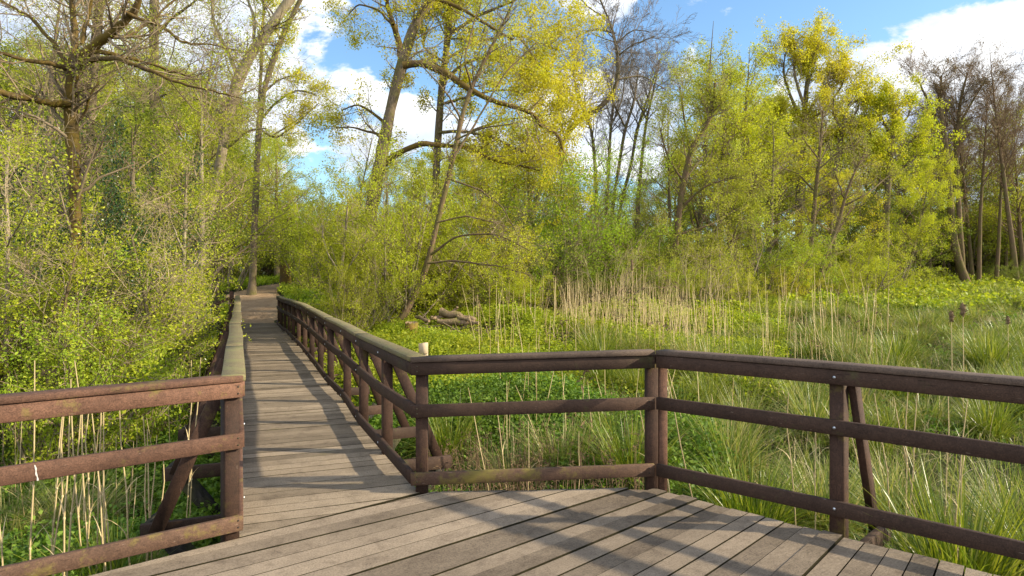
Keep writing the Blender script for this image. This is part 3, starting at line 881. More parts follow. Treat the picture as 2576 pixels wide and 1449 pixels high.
def litter(name, label, x, y, size, mat):
    n = len(x); A = np.stack([x, y, ground(x, y) + rs.uniform(.01, .10, n)], 1)
    V, Q = leaves(rs, A, 2, .05, size, 2.0, .6)
    return tag(mesh_obj(name, quads_mesh(name, V, Q, [M[mat]])), label, 'leaf litter', kind='stuff')
x, y = scatter(14000, lambda yy: -.85 * yy - 1, lambda yy: -.45 * yy, 4, 34)
litter('leaf_litter', 'brown dead leaves on the ground left of the footbridge', x, y, .055, 'dead')
x, y = scatter(9000, lambda yy: -.36 * yy, lambda yy: .3 * yy, 6, 26)
litter('leaf_litter', 'brown dead leaves among the plants right of the footbridge', x, y, .055, 'dead')
def grass_layer(name, label, x, y, H, W, mat, lean=(.1, .9), segs=3):
    n = len(x); P = np.stack([x, y, ground(x, y) - .02], 1)
    V, Q = blades(rs, P, H * rs.uniform(.55, 1.25, n), W * rs.uniform(.7, 1.3, n), rs.uniform(*lean, n), segs)
    return tag(mesh_obj(name, quads_mesh(name, V, Q, [M[mat]])), label, 'grass', kind='stuff')
x, y = scatter(15000, lambda yy: .02 * yy + .3, lambda yy: .85 * yy + 2, 2.5, 16, .8)
grass_layer('marsh_grass', 'mixed green marsh grass between the sedge tussocks', x, y, .32, .012, 'sedge')
x, y = scatter(13000, lambda yy: .25 * yy, lambda yy: .85 * yy, 15, 36, .8)
grass_layer('marsh_grass', 'pale green marsh grass on the far side of the open marsh', x, y, .22, .018, 'sedge_dry')
x, y = scatter(6500, lambda yy: .0 * yy - 1, lambda yy: .8 * yy, 8, 30, .8)
grass_layer('dry_grass', 'straw coloured dead grass among the green marsh grass', x, y, .5, .012, 'straw', (.2, 1.3))
x, y = scatter(9000, lambda yy: -.95 * yy - 1, lambda yy: -.5 - .5 * yy, 2.2, 9)
grass_layer('marsh_grass', 'thin green grass left of the platform', x, y, .4, .009, 'sedge')

x, y = scatter(5000, lambda yy: .05 * yy, lambda yy: .8 * yy, 6, 24)
grass_layer('dead_grass', 'matted flattened dead straw between the marsh plants', x, y, .5, .011, 'straw', (1.1, 1.9))
def reed_layer(name, label, x, y, H, r, mat, heads=.25, lean=.10, hl=.10):
    n = len(x); z = ground(x, y) - .05; lines = []; hv = []
    for i in range(n):
        h = H * rs.uniform(.55, 1.2); a = rs.uniform(0, 2 * PI); l = abs(rs.normal(0, lean)); b = rs.normal(0, .05)
        d = np.array([math.cos(a) * l, math.sin(a) * l])
        pts = [(x[i] + d[0] * h * t * (1 + b * t), y[i] + d[1] * h * t, z[i] + h * t * (1 - .3 * l * t)) for t in (0, .35, .7, 1)]
        lines.append((pts, [r * 1.1, r, r * .8, r * .45]))
        if rs.random_sample() < heads: hv.append(pts[-1])
    V, Q = tubes(lines, 3); parts = [(V, Q, 0, True)]
    if hv:
        hv = np.array(hv)
        V, Q = leaves(rs, hv, 10, hl * .6, hl, 1.0, .25); parts.append((V, Q, 1, False))
    V, Q, mi, sm = join(*parts)
    return tag(mesh_obj(name, quads_mesh(name, V, Q, [M[mat], M['mace']], mi, sm)), label, 'reeds', kind='stuff')
x, y = scatter(1000, lambda yy: -.10 * yy, lambda yy: .46 * yy, 16.0, 24.0)
k = patchy(x, y, .55, 4) * (.3 + .7 * np.exp(-((x / y - .20) / .13) ** 2)) > .28 + .34 * rs.random_sample(len(x)); x, y = x[k], y[k]
reed_layer('reeds', 'belt of tall straw coloured dry reeds in front of the bushes', x, y, 1.35, .0055, 'straw', .10, .14)
x, y = scatter(180, lambda yy: -.06 * yy, lambda yy: .55 * yy, 13, 25)
reed_layer('reeds', 'thin scattered tall dry reeds round the reed belt', x, y, 1.6, .0065, 'straw', .1, .15)
x, y = scatter(260, lambda yy: -.02 * yy, lambda yy: .55 * yy, 8, 19)
k = patchy(x, y, .9, 7) > .5; x, y = x[k], y[k]
reed_layer('reeds', 'scattered thin dry reeds over the open marsh', x, y, 1.15, .0055, 'straw', .1, .22)
x, y = scatter(110, lambda yy: -.80 * yy - 1, lambda yy: -.6 - .42 * yy, 6, 13)
reed_layer('reeds', 'thin dry reeds before the bushes left of the footbridge', x, y, 1.2, .0055, 'straw', .05, .15)
x, y = scatter(420, lambda yy: -.12 * yy, lambda yy: .20 * yy, 6.0, 8.2)
reed_layer('dead_weeds', 'brown dead weed stalks standing in the nettles', x, y, .70, .004, 'dead', .95, .22, .035)

# ------------------------------------------------------------------ countable marsh plants
def tussock_mesh(seed, n, H, W, mat, mat2, f2=.2, lean=(.2, 1.7), base=.22):
    r_ = np.random.RandomState(seed)
    a = r_.uniform(0, 2 * PI, n); q_ = base * np.sqrt(r_.random_sample(n))
    P = np.stack([np.cos(a) * q_, np.sin(a) * q_, np.full(n, .02)], 1)
    ln = r_.uniform(*lean, n) * (.45 + .65 * q_ / base)
    V, Q = blades(r_, P, H * r_.uniform(.6, 1.15, n), W * r_.uniform(.7, 1.3, n), ln, 6, .95, a + r_.normal(0, .6, n))
    mi = np.repeat((r_.random_sample(n) < f2).astype(int), 6)
    return quads_mesh('sedge_tussock', V, Q, [M[mat], M[mat2]], mi)
TUS = {'lush': [tussock_mesh(s, 620, 1.05, .0150, 'sedge_lush', 'sedge', .35) for s in (1, 2)],
       'mixed': [tussock_mesh(s, 560, .95, .0145, 'sedge', 'sedge_dry', .35) for s in (3, 4)],
       'dry': [tussock_mesh(5, 560, .95, .0125, 'sedge_dry', 'sedge', .4)]}
tr_ = random.Random(12)
def tussock(label, kind, u, Y, s, group=None, sq=1.0):
    p = on(u, Y, -.03)
    o = mesh_obj('sedge_tussock', tr_.choice(TUS[kind])); o.location = p
    o.rotation_euler = (0, 0, tr_.uniform(0, 2 * PI)); o.scale = (s, s, s * .86)
    return tag(o, label, 'sedge tussock', group)
G = 'sedge tussocks in the marsh'
for lab, kd, u, Y, s in (
    ('big lush green sedge tussock with arching blades behind the right railing brace', 'lush', 2420, 4.75, 1.15),
    ('lush green sedge tussock at the right picture edge below the middle rail', 'lush', 2640, 5.0, 1.1),
    ('lush sedge tussock low in the gap right of the bend post, blades fanning left', 'lush', 1890, 6.3, 1.05),
    ('tall green sedge tussock seen through the upper gap just right of the bend post', 'mixed', 1830, 7.9, 1.1),
    ('tall sedge tussock seen directly beside the bend post on its bridge side', 'lush', 1590, 7.4, 1.05),
    ('yellow tipped sedge tussock in the middle of the far railing gap', 'dry', 1290, 7.7, .95),
    ('blue green sedge tussock with spreading blades between the yellow one and the bend post', 'mixed', 1420, 7.9, 1.0),
    ('green sedge tussock behind the bridge mouth post under the top rail', 'lush', 1130, 8.9, 1.0),
    ('sedge tussock with straw blades behind the bolted right post', 'mixed', 2080, 6.6, 1.0),
    ('sedge tussock half hidden behind the slanting brace of the bolted post', 'mixed', 2250, 6.9, 1.0),
    ('broad sedge tussock above the right end of the middle rail', 'mixed', 2540, 6.4, 1.05),
    ('dark green sedge tussock in the lower left corner below the sunlit railing', 'lush', 60, 3.9, .95),
    ('sedge tussock with dry straw skirt behind the middle rail of the sunlit railing', 'dry', 190, 6.6, 1.0),
    ('green sedge tussock among thin reed stems below the sunlit middle rail', 'lush', 280, 5.0, .85),
    ('straw tinted sedge tussock at the left picture edge behind the sunlit top rail', 'dry', 20, 6.3, .95)):
    tussock(lab, kd, u, Y, s, G)
TUS['mound'] = [tussock_mesh(s, 620, .68, .0150, 'sedge', 'sedge_dry', .25, (.35, 2.2), .34) for s in (6, 7)] + [tussock_mesh(8, 620, .68, .0150, 'sedge_lush', 'sedge_dry', .18, (.35, 2.1), .30)]
cells = []
for k in range(900):
    Y = 8.8 + 25 * tr_.random() ** 1.1; u = tr_.uniform(1500 if Y < 17 else 1900, 2700)
    x = (u - CX) / F * Y
    if any((x - a) ** 2 + (Y - b) ** 2 < (.62 + .014 * Y) ** 2 for a, b in cells): continue
    cells.append((x, Y))
    if len(cells) > 170: break
for x, Y in cells:
    kd = tr_.choice(('mound', 'mound', 'lush', 'mixed') if Y < 15 else ('mound',))
    tussock('green sedge tussock, one of many alike scattered across the open marsh', kd, CX + x / Y * F, Y, tr_.uniform(.8, 1.2), 'sedge tussocks across the open marsh')

def reed_stem(label, u, Y, vtop, group, lean=None, r=.006):
    p = on(u, Y, -.05); h = (EYE - (vtop - HZ) / F * Y) - p.z
    lx = tr_.gauss(0, .05) if lean is None else lean
    pts = [(lx * h * t + tr_.gauss(0, .006), tr_.gauss(0, .01) * t * 2, h * t) for t in (0, .2, .4, .6, .8, 1)]
    V, Q = tubes([(pts, [r * 1.1, r * 1.1, r, r * .9, r * .8, r * .55])], 5)
    nodes_ = []
    for t in (.22, .45, .68):      # leaf sheath joints
        q_ = np.array(pts[int(t * 5)]) * 1.0
        nodes_.append(([tuple(q_ + np.array([0, 0, -.012])), tuple(q_), tuple(q_ + np.array([0, 0, .012]))], [r * .9, r * 1.45, r * .9]))
    V2, Q2 = tubes(nodes_, 5)
    P = np.array([pts[int(t * 5)] for t in (.45, .68)]); 
    V3, Q3 = blades(np.random.RandomState(tr_.randrange(9999)), P, np.array([.25, .2]), np.array([.012, .01]), np.array([.7, 1.0]), 4)
    V, Q, mi, sm = join((V, Q, 0, True), (V2, Q2, 0, True), (V3, Q3, 0, False))
    o = mesh_obj('reed_stem', quads_mesh('reed_stem', V, Q, [M['straw']], mi, sm)); o.location = p
    return tag(o, label, 'reed', group)
for u, Y, vt in ((22, 4.6, 930), (70, 4.5, 905), (118, 5.0, 1000), (128, 4.7, 990), (152, 4.6, 1040), (160, 4.3, 1010), (212, 5.2, 955), (218, 5.4, 1010), (232, 4.9, 905), (240, 5.1, 980), (262, 5.0, 1030), (280, 4.8, 1010), (292, 4.9, 1140), (333, 4.9, 1000), (355, 5.0, 1095), (368, 5.0, 1045), (385, 5.0, 1080), (392, 5.2, 1130), (462, 5.9, 900), (478, 6.1, 905)):
    reed_stem('pale dry reed stem among many alike behind the sunlit railing on the left', u, Y, vt, 'reed stems behind the sunlit railing')
for u, Y, vt, ln in ((1255, 6.5, 975, -.20), (1290, 6.6, 1000, -.12), (1325, 6.4, 1060, .02), (1455, 6.6, 1085, 0), (1685, 6.2, 1010, -.2), (1700, 6.4, 1075, -.12), (1780, 6.0, 900, -.22), (2010, 5.8, 985, -.08), (2050, 5.7, 1040, 0), (2230, 5.6, 985, -.25), (2262, 5.4, 990, -.12), (2280, 5.3, 960, .0), (2285, 5.2, 985, .03), (2340, 5.6, 1000, -.2), (2365, 5.5, 990, .05), (2380, 5.0, 1005, .1), (2400, 4.7, 1110, .06)):
    reed_stem('pale dry reed stem among many alike behind the dark platform railings', u, Y, vt, 'reed stems behind the dark railings', ln, .0055)
def bulrush(label, u, Y, vhead, hl):
    p = on(u, Y, -.05); zt = EYE - (vhead - HZ) / F * Y - p.z
    root = empty('bulrush', p, label, 'bulrush')
    V, Q = tubes([([(0, 0, 0), (.01, 0, zt * .5), (.0, 0, zt + hl * .5)], [.007, .006, .004])], 5)
    mesh_obj('stem', quads_mesh('stem', V, Q, [M['straw']], smooth=True), root)
    r_ = np.random.RandomState(int(u)); 
    z = zt + np.linspace(-hl / 2, hl / 2, 9); rr = .028 * np.array([.3, .9, 1.2, .8, 1.0, 1.3, 1.1, .8, .2])
    V, Q = tubes([([(r_.normal(0, .004), r_.normal(0, .004), q_) for q_ in z], rr)], 10)
    A_ = np.stack([r_.normal(0, .013, 160), r_.normal(0, .013, 160), zt + r_.uniform(-hl / 2, hl / 2, 160)], 1)
    V2, Q2 = leaves(r_, A_, 1, .005, .03, 0, .5)
    V, Q, mi, sm = join((V, Q, 0, True), (V2, Q2, 0, False))
    mesh_obj('seed_head', quads_mesh('seed_head', V, Q, [M['mace']], mi, sm), root)
bulrush('tall bulrush with ragged brown seed head high over the right rail', 2422, 9.5, 778, .17)
bulrush('bulrush with faded fluffy head just left of the tall ragged one', 2393, 11, 795, .16)
bulrush('small dark headed bulrush on a far tussock at the right', 2535, 13, 806, .14)
bulrush('lone pale plumed bulrush standing before the bushes behind the reed belt', 1590, 19, 668, .28)

# ------------------------------------------------------------------ small wooden things
def stump(label, u, Y, w, h, mat, name='tree_stump'):
    p = on(u, Y, -.1); root = empty(name, p, label, 'tree stump')
    r_ = random.Random(int(u)); n = 20; V, Q = [], []
    fr = [(0, 1.35), (.15, 1.08), (.5, 1.0), (.85, .98), (1.0, .97)]
    lob = [1 + .07 * math.sin(3 * a + 1) + .05 * r_.gauss(0, 1) for a in np.linspace(0, 2 * PI, n, endpoint=False)]
    for t_, k in fr:
        for j in range(n):
            a = 2 * PI * j / n; V.append((w / 2 * k * lob[j] * math.cos(a), w / 2 * k * lob[j] * math.sin(a), (h + .1) * t_ + (r_.uniform(0, .06) if t_ == 1 else 0)))
    for i in range(len(fr) - 1):
        for j in range(n): Q.append((i * n + j, i * n + (j + 1) % n, i * n + n + (j + 1) % n, i * n + n + j))
    mesh_obj('trunk', quads_mesh('stump', np.array(V), np.array(Q), [M[mat]], smooth=True), root)
    top = V[-n:]; c = (0, 0, h + .05); V2 = list(top) + [tuple(x_ * .5 for x_ in q_[:2]) + (h + .08,) for q_ in top]
    Q2 = [(j, (j + 1) % n, n + (j + 1) % n, n + j) for j in range(n)] + [(n + j, n + j + 1, n + n - 2 - j, n + n - 1 - j) for j in range(n // 2 - 1)]
    mesh_obj('cut_face', quads_mesh('cut_face', np.array(V2), np.array(Q2), [M['log']]), root)
stump('tall cut tree stump beside the path at the end of the footbridge', 717, 36, .56, 1.1, 'bark_moss')
stump('low stump with orange growth beside the leaning tree', 1035, 17.5, .34, .42, 'orange')

sp = on(1068, 13.0); sg = empty('marker_post', sp, 'small pale wooden marker post with square plate among low greenery', 'post')
zt = EYE - (862 - HZ) / F * 13.0 - sp.z
timber('post', [sp + Vector((.02, 0, -.2)), sp + Vector((.02, 0, zt))], .085, .085, 'sawn', sg, .006, up=(0, 1, 0))
timber('plate', [sp + Vector((-.10, -.052, zt - .11)), sp + Vector((.07, -.052, zt - .10))], .02, .20, 'sawn', sg, .003)
sp = on(124, 9.0); sg = empty('marker_post', sp, 'weathered stake with a crosspiece in the grass beyond the sunlit railing', 'post')
zt = EYE - (930 - HZ) / F * 9.0 - sp.z
timber('post', [sp + Vector((0, 0, -.2)), sp + Vector((0.01, 0, zt))], .07, .07, 'log', sg, .006, up=(0, 1, 0))
timber('crosspiece', [sp + Vector((-.13, -.045, zt - .04)), sp + Vector((.13, -.045, zt - .02))], .02, .09, 'log', sg, .003)
sp = on(581, 24.5); sg = empty('fence_post', sp, 'leaning wooden post with slanted rail at the far left end of the footbridge', 'post')
zt = EYE - (733 - HZ) / F * 24.5 - sp.z
timber('post', [sp + Vector((0, 0, -.2)), sp + Vector((.03, 0, zt))], .12, .12, 'board', sg, .008, up=(0, 1, 0))
timber('rail', [sp + Vector((-.55, -.09, zt - .48)), sp + Vector((.05, -.09, zt - .22))], .04, .1, 'board', sg, .004)

def log(label, a, b, r0, r1, mat='log', group=None, end='log'):
    a, b = Vector(a), Vector(b); root = empty('fallen_log', a, label, 'log', group)
    n = 8; rg = np.random.RandomState(int(abs(a.x * 100) + abs(b.x * 10)))
    P = np.array([tuple(a.lerp(b, i / n) - a) for i in range(n + 1)]) + rg.normal(0, r0 * .25, (n + 1, 3))
    R = np.linspace(r0, r1, n + 1) * (1 + .12 * rg.normal(0, 1, n + 1))
    V, Q = tubes([(P, R)], 9); mesh_obj('trunk', quads_mesh('log', V, Q, [M[mat]], smooth=True), root)
    for e, k in ((0, 0), (n, n)):
        ring = V[e * 9:e * 9 + 9]; c = ring.mean(0)
        V2 = np.concatenate([ring, c + (ring - c) * .05]); Q2 = np.array([(j, (j + 1) % 9, 9 + (j + 1) % 9, 9 + j) for j in range(9)])
        mesh_obj('cut_end', quads_mesh('cut_end', V2, Q2, [M[end]]), root)
b0 = on(1150, 18.5)
def lp(u, v, dy): return at(u, v, 18.5 + dy)
for lab, (u0, v0, d0), (u1, v1, d1), r0, r1 in (
    ('thick pale dead log topmost on the log pile, sloping right', (1112, 786, .1), (1195, 806, -.1), .10, .085),
    ('dead log lying lowest along the front of the log pile', (1100, 808, -.3), (1192, 812, -.25), .085, .07),
    ('dark dead branch jutting upward from the log pile', (1130, 796, .3), (1152, 772, .2), .06, .03),
    ('thin dead log crossing the log pile from left to right', (1085, 800, .0), (1160, 790, .4), .06, .045),
    ('slim dead log poking out at the right foot of the log pile', (1150, 796, -.2), (1204, 814, -.5), .05, .045),
    ('broken log lying apart at the left of the log pile', (1048, 796, .2), (1078, 808, -.1), .05, .05)):
    log(lab, lp(u0, v0, d0), lp(u1, v1, d1), r0, r1)
log('mossy fallen trunk lying beside the footbridge before the bushes', on(842, 17.0, .04), on(935, 16.2, .05), .07, .10, 'bark_moss', end='bark_moss')
# brushwood heap
rg = random.Random(31); W = []
for k in range(260):
    c = at(rg.uniform(1062, 1190), rg.uniform(800, 818), 18.5 + rg.gauss(-.2, .35)); c.z = gz(c.x, c.y) + abs(rg.gauss(.06, .12))
    d = Vector((rg.gauss(0, 1), rg.gauss(0, .6), rg.gauss(0, .25))).normalized() * rg.uniform(.15, .6)
    W.append(([tuple(c - d), tuple(c + Vector((0, 0, rg.uniform(0, .06)))), tuple(c + d)], [.010, .009, .004]))
V, Q = tubes(W, 4)
tag(mesh_obj('brushwood', quads_mesh('brushwood', V, Q, [M['twig']], smooth=True)), 'heap of thin dead brushwood round the log pile', 'brushwood', kind='stuff')

# ------------------------------------------------------------------ trees whose limbs are followed from the photograph
traced('tree', 'mossy dark trunked tree on the left with wide crooked bare limbs reaching over the bushes', 'tree', 101, 12.0,
    [(188, 600, 36), (190, 430, 33), (180, 330, 36), (176, 250, 40), (188, 168, 40)],
    [[(190, 170, 34, 0), (216, 130, 30, -.1), (270, 92, 26, -.2), (322, 30, 22, -.4), (352, -30, 18, -.6)],
     [(180, 172, 26, 0), (186, 120, 22, .1), (181, 60, 20, .3), (172, -20, 16, .4)],
     [(170, 175, 18, 0), (120, 156, 14, -.3), (66, 150, 12, -.5), (20, 136, 10, -.7), (-40, 118, 8, -.9)],
     [(196, 168, 20, 0), (232, 152, 16, -.4), (300, 150, 14, -.8), (380, 178, 12, -1.0), (440, 215, 9, -1.1), (500, 236, 6, -1.2), (610, 252, 4, -1.3)],
     [(214, 132, 16, -.1), (262, 126, 14, -.1), (335, 150, 11, .2), (410, 172, 8, .4), (490, 200, 5, .5)],
     [(176, 262, 22, 0), (112, 263, 22, -.2), (50, 240, 20, -.5), (-30, 220, 19, -.9)],
     [(206, 108, 14, -.1), (216, 50, 12, .1), (232, -20, 10, .2)],
     [(322, 32, 13, -.4), (400, 62, 10, -.3), (470, 108, 8, -.2), (530, 102, 5, -.1), (610, 122, 3, 0)],
     [(194, 310, 9, 0), (232, 245, 7, -.2), (248, 205, 5, -.2)],
     [(172, 178, 16, 0), (140, 110, 13, .3), (90, 50, 11, .5), (30, 10, 9, .7), (-30, -20, 7, .8)],
     [(270, 92, 12, -.2), (330, 90, 9, .4), (400, 30, 7, .7), (460, -20, 5, .9)]],
    'olive', 7.5, (.5, 1.7), 1, .045, 'bark_moss', 'twig', keep=.30, up=.05)
traced('tree', 'straight grey trunk rising behind the bushes between the mossy tree and the leaning trunk', 'tree', 102, 24.0,
    [(394, 520, 28), (390, 400, 26), (388, 250, 27), (387, 100, 28), (390, -70, 25)],
    [[(388, 90, 12), (430, 40, 9), (480, 10, 7), (520, -30, 5)], [(388, 60, 12), (340, 20, 9), (300, -30, 7)], [(389, 250, 8), (440, 215, 6), (500, 190, 4)], [(389, 300, 8), (340, 270, 6), (290, 260, 4)]],
    'olive', 3.0, (.8, 2.2), 2, .07, 'bark', 'twig', keep=.5)
traced('tree', 'greyish trunk slanting behind the mossy tree at the far left', 'tree', 103, 21.0,
    [(222, 420, 20), (228, 300, 22), (240, 120, 27), (256, -50, 26)],
    [[(240, 120, 12), (290, 60, 9), (330, -10, 7)], [(232, 220, 9), (190, 150, 7), (140, 110, 5)], [(236, 180, 9), (300, 150, 6), (350, 120, 4)], [(245, 80, 11), (190, 30, 8), (150, -30, 6)]],
    'olive', 3.0, (.8, 2.0), 2, .065, 'bark', 'twig', keep=.5)
traced('tree', 'thick pale grey trunk leaning right against the clouds left of the path', 'tree', 104, 22.0,
    [(520, 560, 26), (548, 440, 28), (588, 225, 34), (626, 140, 34), (682, 66, 31), (738, -15, 28), (790, -90, 24)],
    [[(600, 200, 14), (570, 120, 11), (540, 60, 9), (530, -20, 7)], [(640, 120, 12), (640, 60, 9), (620, 0, 7)], [(575, 300, 10), (520, 250, 8), (470, 235, 5)], [(560, 380, 10), (620, 330, 7), (670, 320, 4)]],
    'olive', 2.6, (.7, 1.8), 2, .065, 'bark_pale', 'twig', keep=.5)
traced('tree', 'slender tree by the path at the far bridge end, yellow leaves high up', 'tree', 105, 31.0,
    [(633, 738, 27), (636, 700, 23), (638, 620, 20), (646, 430, 18), (652, 310, 19), (662, 230, 17), (692, 138, 17), (726, 58, 15), (768, -25, 13)],
    [[(650, 330, 11), (658, 220, 11), (662, 110, 10), (668, -10, 8)], [(655, 300, 8), (700, 250, 7), (745, 225, 5), (790, 235, 3)], [(690, 340, 5), (720, 320, 5), (760, 290, 4), (790, 270, 3)],
     [(660, 240, 7), (700, 200, 6), (740, 190, 4), (770, 200, 3)], [(651, 320, 8), (690, 350, 6), (730, 320, 5), (800, 255, 3)]],
    'gold', 2.2, (.6, 1.7), 4, .085, 'bark', 'twig', keep=.5, t_lo=.5)
traced('tree', 'large pale trunked oak in the middle with a long crooked limb reaching right', 'tree', 106, 24.0,
    [(932, 540, 42), (946, 460, 40), (962, 380, 38), (985, 262, 34), (1012, 160, 34), (1042, 60, 30), (1092, -12, 26), (1140, -80, 22)],
    [[(1010, 165, 24), (1005, 112, 20), (990, 62, 16), (974, 12, 13), (980, -40, 10)],
     [(1014, 166, 24), (1060, 156, 21), (1110, 180, 20), (1162, 222, 19), (1222, 256, 16), (1272, 272, 14), (1332, 282, 12), (1352, 322, 11), (1396, 332, 9), (1408, 382, 6), (1432, 446, 4), (1452, 505, 2.5)],
     [(958, 418, 24), (1000, 386, 19), (1060, 363, 18), (1102, 368, 15), (1172, 371, 12), (1242, 400, 9), (1312, 420, 6), (1362, 432, 4)],
     [(1088, -6, 14), (1160, 22, 11), (1220, 62, 9), (1292, 104, 6)],
     [(974, 318, 11), (935, 290, 8), (892, 266, 6), (856, 282, 4)],
     [(970, 340, 9), (920, 330, 7), (880, 318, 5), (842, 322, 3)],
     [(990, 62, 9), (950, 30, 7), (900, 10, 5), (870, 40, 3)], [(1408, 384, 4), (1420, 430, 3), (1412, 500, 2)]],
    'gold', 3.0, (.7, 2.5), 5, .078, 'bark', 'twig', keep=.42, cell=.45, limb_bark='bark_moss')
traced('tree', 'second oak trunk just right of the large pale one, crown full of yellow young leaves', 'tree', 107, 27.0,
    [(1092, 560, 24), (1096, 470, 22), (1101, 360, 22), (1110, 230, 22), (1126, 100, 22), (1139, -40, 21)],
    [[(1112, 205, 12), (1180, 150, 10), (1250, 138, 8), (1350, 150, 5)], [(1110, 262, 10), (1170, 242, 8), (1240, 220, 6), (1330, 225, 4)],
     [(1128, 92, 12), (1200, 42, 10), (1280, 12, 8), (1350, -20, 6)], [(1104, 332, 11), (1180, 330, 9), (1262, 352, 7), (1345, 400, 4)],
     [(1120, 150, 10), (1200, 105, 8), (1300, 85, 6), (1400, 130, 4)], [(1120, 160, 8), (1060, 120, 6), (1075, 60, 5)], [(1300, 85, 7), (1380, 190, 5), (1430, 220, 4)],
     [(1180, 330, 7), (1270, 300, 6), (1370, 290, 4)]],
    'gold', 3.6, (1.0, 2.8), 6, .092, 'bark', 'twig', keep=.72, cell=.5)
traced('leaning_tree', 'thin dark tree leaning right out of the undergrowth beside the footbridge, almost leafless', 'tree', 108, 19.0,
    [(992, 822, 25), (1020, 786, 22), (1050, 726, 20), (1074, 670, 18), (1088, 610, 17), (1110, 520, 15), (1130, 440, 15), (1146, 370, 14), (1162, 290, 14), (1186, 220, 13), (1216, 158, 11), (1256, 80, 8), (1296, -5, 5)],
    [[(1142, 392, 8), (1200, 300, 6), (1262, 190, 5), (1345, 108, 3)], [(1084, 640, 9), (1150, 592, 6), (1240, 588, 5), (1335, 640, 3)],
     [(1076, 660, 8), (1160, 650, 6), (1240, 662, 4), (1335, 694, 3)], [(1128, 450, 7), (1200, 478, 5), (1262, 525, 4), (1300, 600, 2.5)],
     [(1100, 560, 6), (1170, 540, 5), (1260, 560, 3), (1320, 610, 2)], [(1160, 300, 7), (1130, 240, 5), (1090, 190, 4), (1060, 150, 3)], [(1186, 222, 7), (1175, 150, 5), (1190, 80, 4), (1210, 10, 3)], [(1150, 350, 6), (1210, 320, 5), (1290, 310, 3)]],
    'goldgreen', 3.6, (.4, 1.3), 1, .055, 'bark_brown', 'twig', keep=.5, t_lo=.3)
traced('curved_tree', 'bare dark tree with strongly curved trunk against the sky right of the oaks', 'tree', 109, 30.0,
    [(1330, 560, 20), (1358, 480, 19), (1390, 410, 17), (1420, 346, 16), (1456, 300, 15), (1502, 276, 15), (1538, 246, 14), (1556, 200, 12), (1553, 130, 10), (1540, 70, 8), (1508, -5, 5)],
    [[(1424, 340, 8), (1440, 296, 6), (1480, 268, 5), (1520, 258, 3)], [(1553, 142, 6), (1592, 110, 5), (1645, 92, 3)], [(1546, 85, 6), (1490, 70, 5), (1425, 108, 3)],
     [(1556, 200, 6), (1620, 190, 4), (1680, 225, 3)], [(1550, 110, 6), (1590, 70, 4), (1630, 75, 3)], [(1420, 346, 7), (1400, 280, 5), (1410, 210, 4)], [(1530, 50, 5), (1480, 20, 4), (1450, -10, 3)]],
    'olive', 3.8, (.7, 2.0), 0, .05, 'bark', 'twig_grey', TW_FAN, t_lo=.35)
for k, (lab, tr) in enumerate((
    ('bare grey tree with the leftmost thin trunk of the leafless group, bowed left', [(1500, 480, 11), (1496, 400, 10), (1488, 320, 9), (1460, 250, 7), (1440, 180, 4)]),
    ('bare grey tree with upright thin trunk second in the leafless group', [(1528, 480, 11), (1532, 400, 10), (1536, 320, 9), (1546, 240, 7), (1552, 160, 4)]),
    ('bare grey tree in the middle of the leafless group, trunk swaying right', [(1546, 480, 11), (1560, 400, 10), (1572, 320, 9), (1596, 260, 7), (1606, 170, 4)]),
    ('bare grey tree fourth in the leafless group, trunk bent outward to the right', [(1566, 490, 10), (1588, 420, 10), (1600, 330, 9), (1632, 240, 6), (1650, 180, 4)]),
    ('bare grey tree standing apart at the right of the leafless group', [(1606, 500, 12), (1614, 400, 10), (1626, 300, 8), (1646, 220, 6), (1660, 150, 4)]))):
    traced('bare_tree', lab, 'tree', 120 + k, 35.0 + k * .4, tr, [[tuple(tr[2][:2]) + (6,), (tr[2][0] + (34 if k % 2 else -34), tr[2][1] - 70, 5), (tr[2][0] + (40 if k % 2 else -48), tr[2][1] - 140, 3)]],
           'olive', 2.6, (.9, 2.4), 0, .05, 'bark', 'twig_grey', TW_FAN, t_lo=.35, group='leafless trees behind the bushes')
traced('tree', 'olive tree with a dark slanting trunk at the left of the right hand wood', 'tree', 130, 27.0,
    [(1690, 700, 20), (1702, 600, 19), (1712, 500, 18), (1738, 370, 15), (1790, 300, 10), (1800, 200, 6)],
    [[(1722, 460, 8), (1680, 400, 6), (1660, 330, 4)], [(1714, 520, 8), (1780, 460, 6), (1850, 440, 4)], [(1735, 385, 8), (1720, 300, 6), (1710, 220, 4)], [(1706, 590, 8), (1780, 570, 6), (1860, 520, 5), (1900, 500, 3)], [(1700, 640, 6), (1790, 650, 5), (1860, 600, 3)]],
    'olive', 4.6, (.7, 2.0), 3, .07, 'bark_brown', 'twig', keep=.6, t_lo=.2)
traced('tree', 'thin straight trunk with bare spreading twigs in front of the yellow oak', 'tree', 131, 28.0,
    [(2036, 660, 15), (2042, 600, 14), (2052, 480, 12), (2062, 380, 9), (2070, 280, 5)],
    [[(2046, 540, 6), (2100, 500, 4), (2140, 470, 3)], [(2050, 480, 6), (2000, 430, 4), (1960, 420, 3)], [(2056, 430, 6), (2110, 380, 4), (2150, 370, 3)], [(2058, 400, 5), (2020, 340, 4)]],
    'olive', 4.4, (.6, 1.7), 1, .06, 'bark_brown', 'twig', keep=.5)
traced('tree', 'slender brown trunk leaning right beside the thin straight one', 'tree', 132, 27.5,
    [(2070, 660, 12), (2085, 620, 12), (2110, 560, 11), (2124, 500, 9), (2150, 430, 6), (2180, 380, 4)],
    [[(2118, 520, 6), (2180, 490, 4), (2240, 440, 3)], [(2124, 500, 5), (2100, 440, 4)], [(2080, 640, 6), (2130, 540, 5), (2150, 520, 3)]],
    'olive', 4.2, (.5, 1.6), 1, .06, 'bark_brown', 'twig', keep=.5)
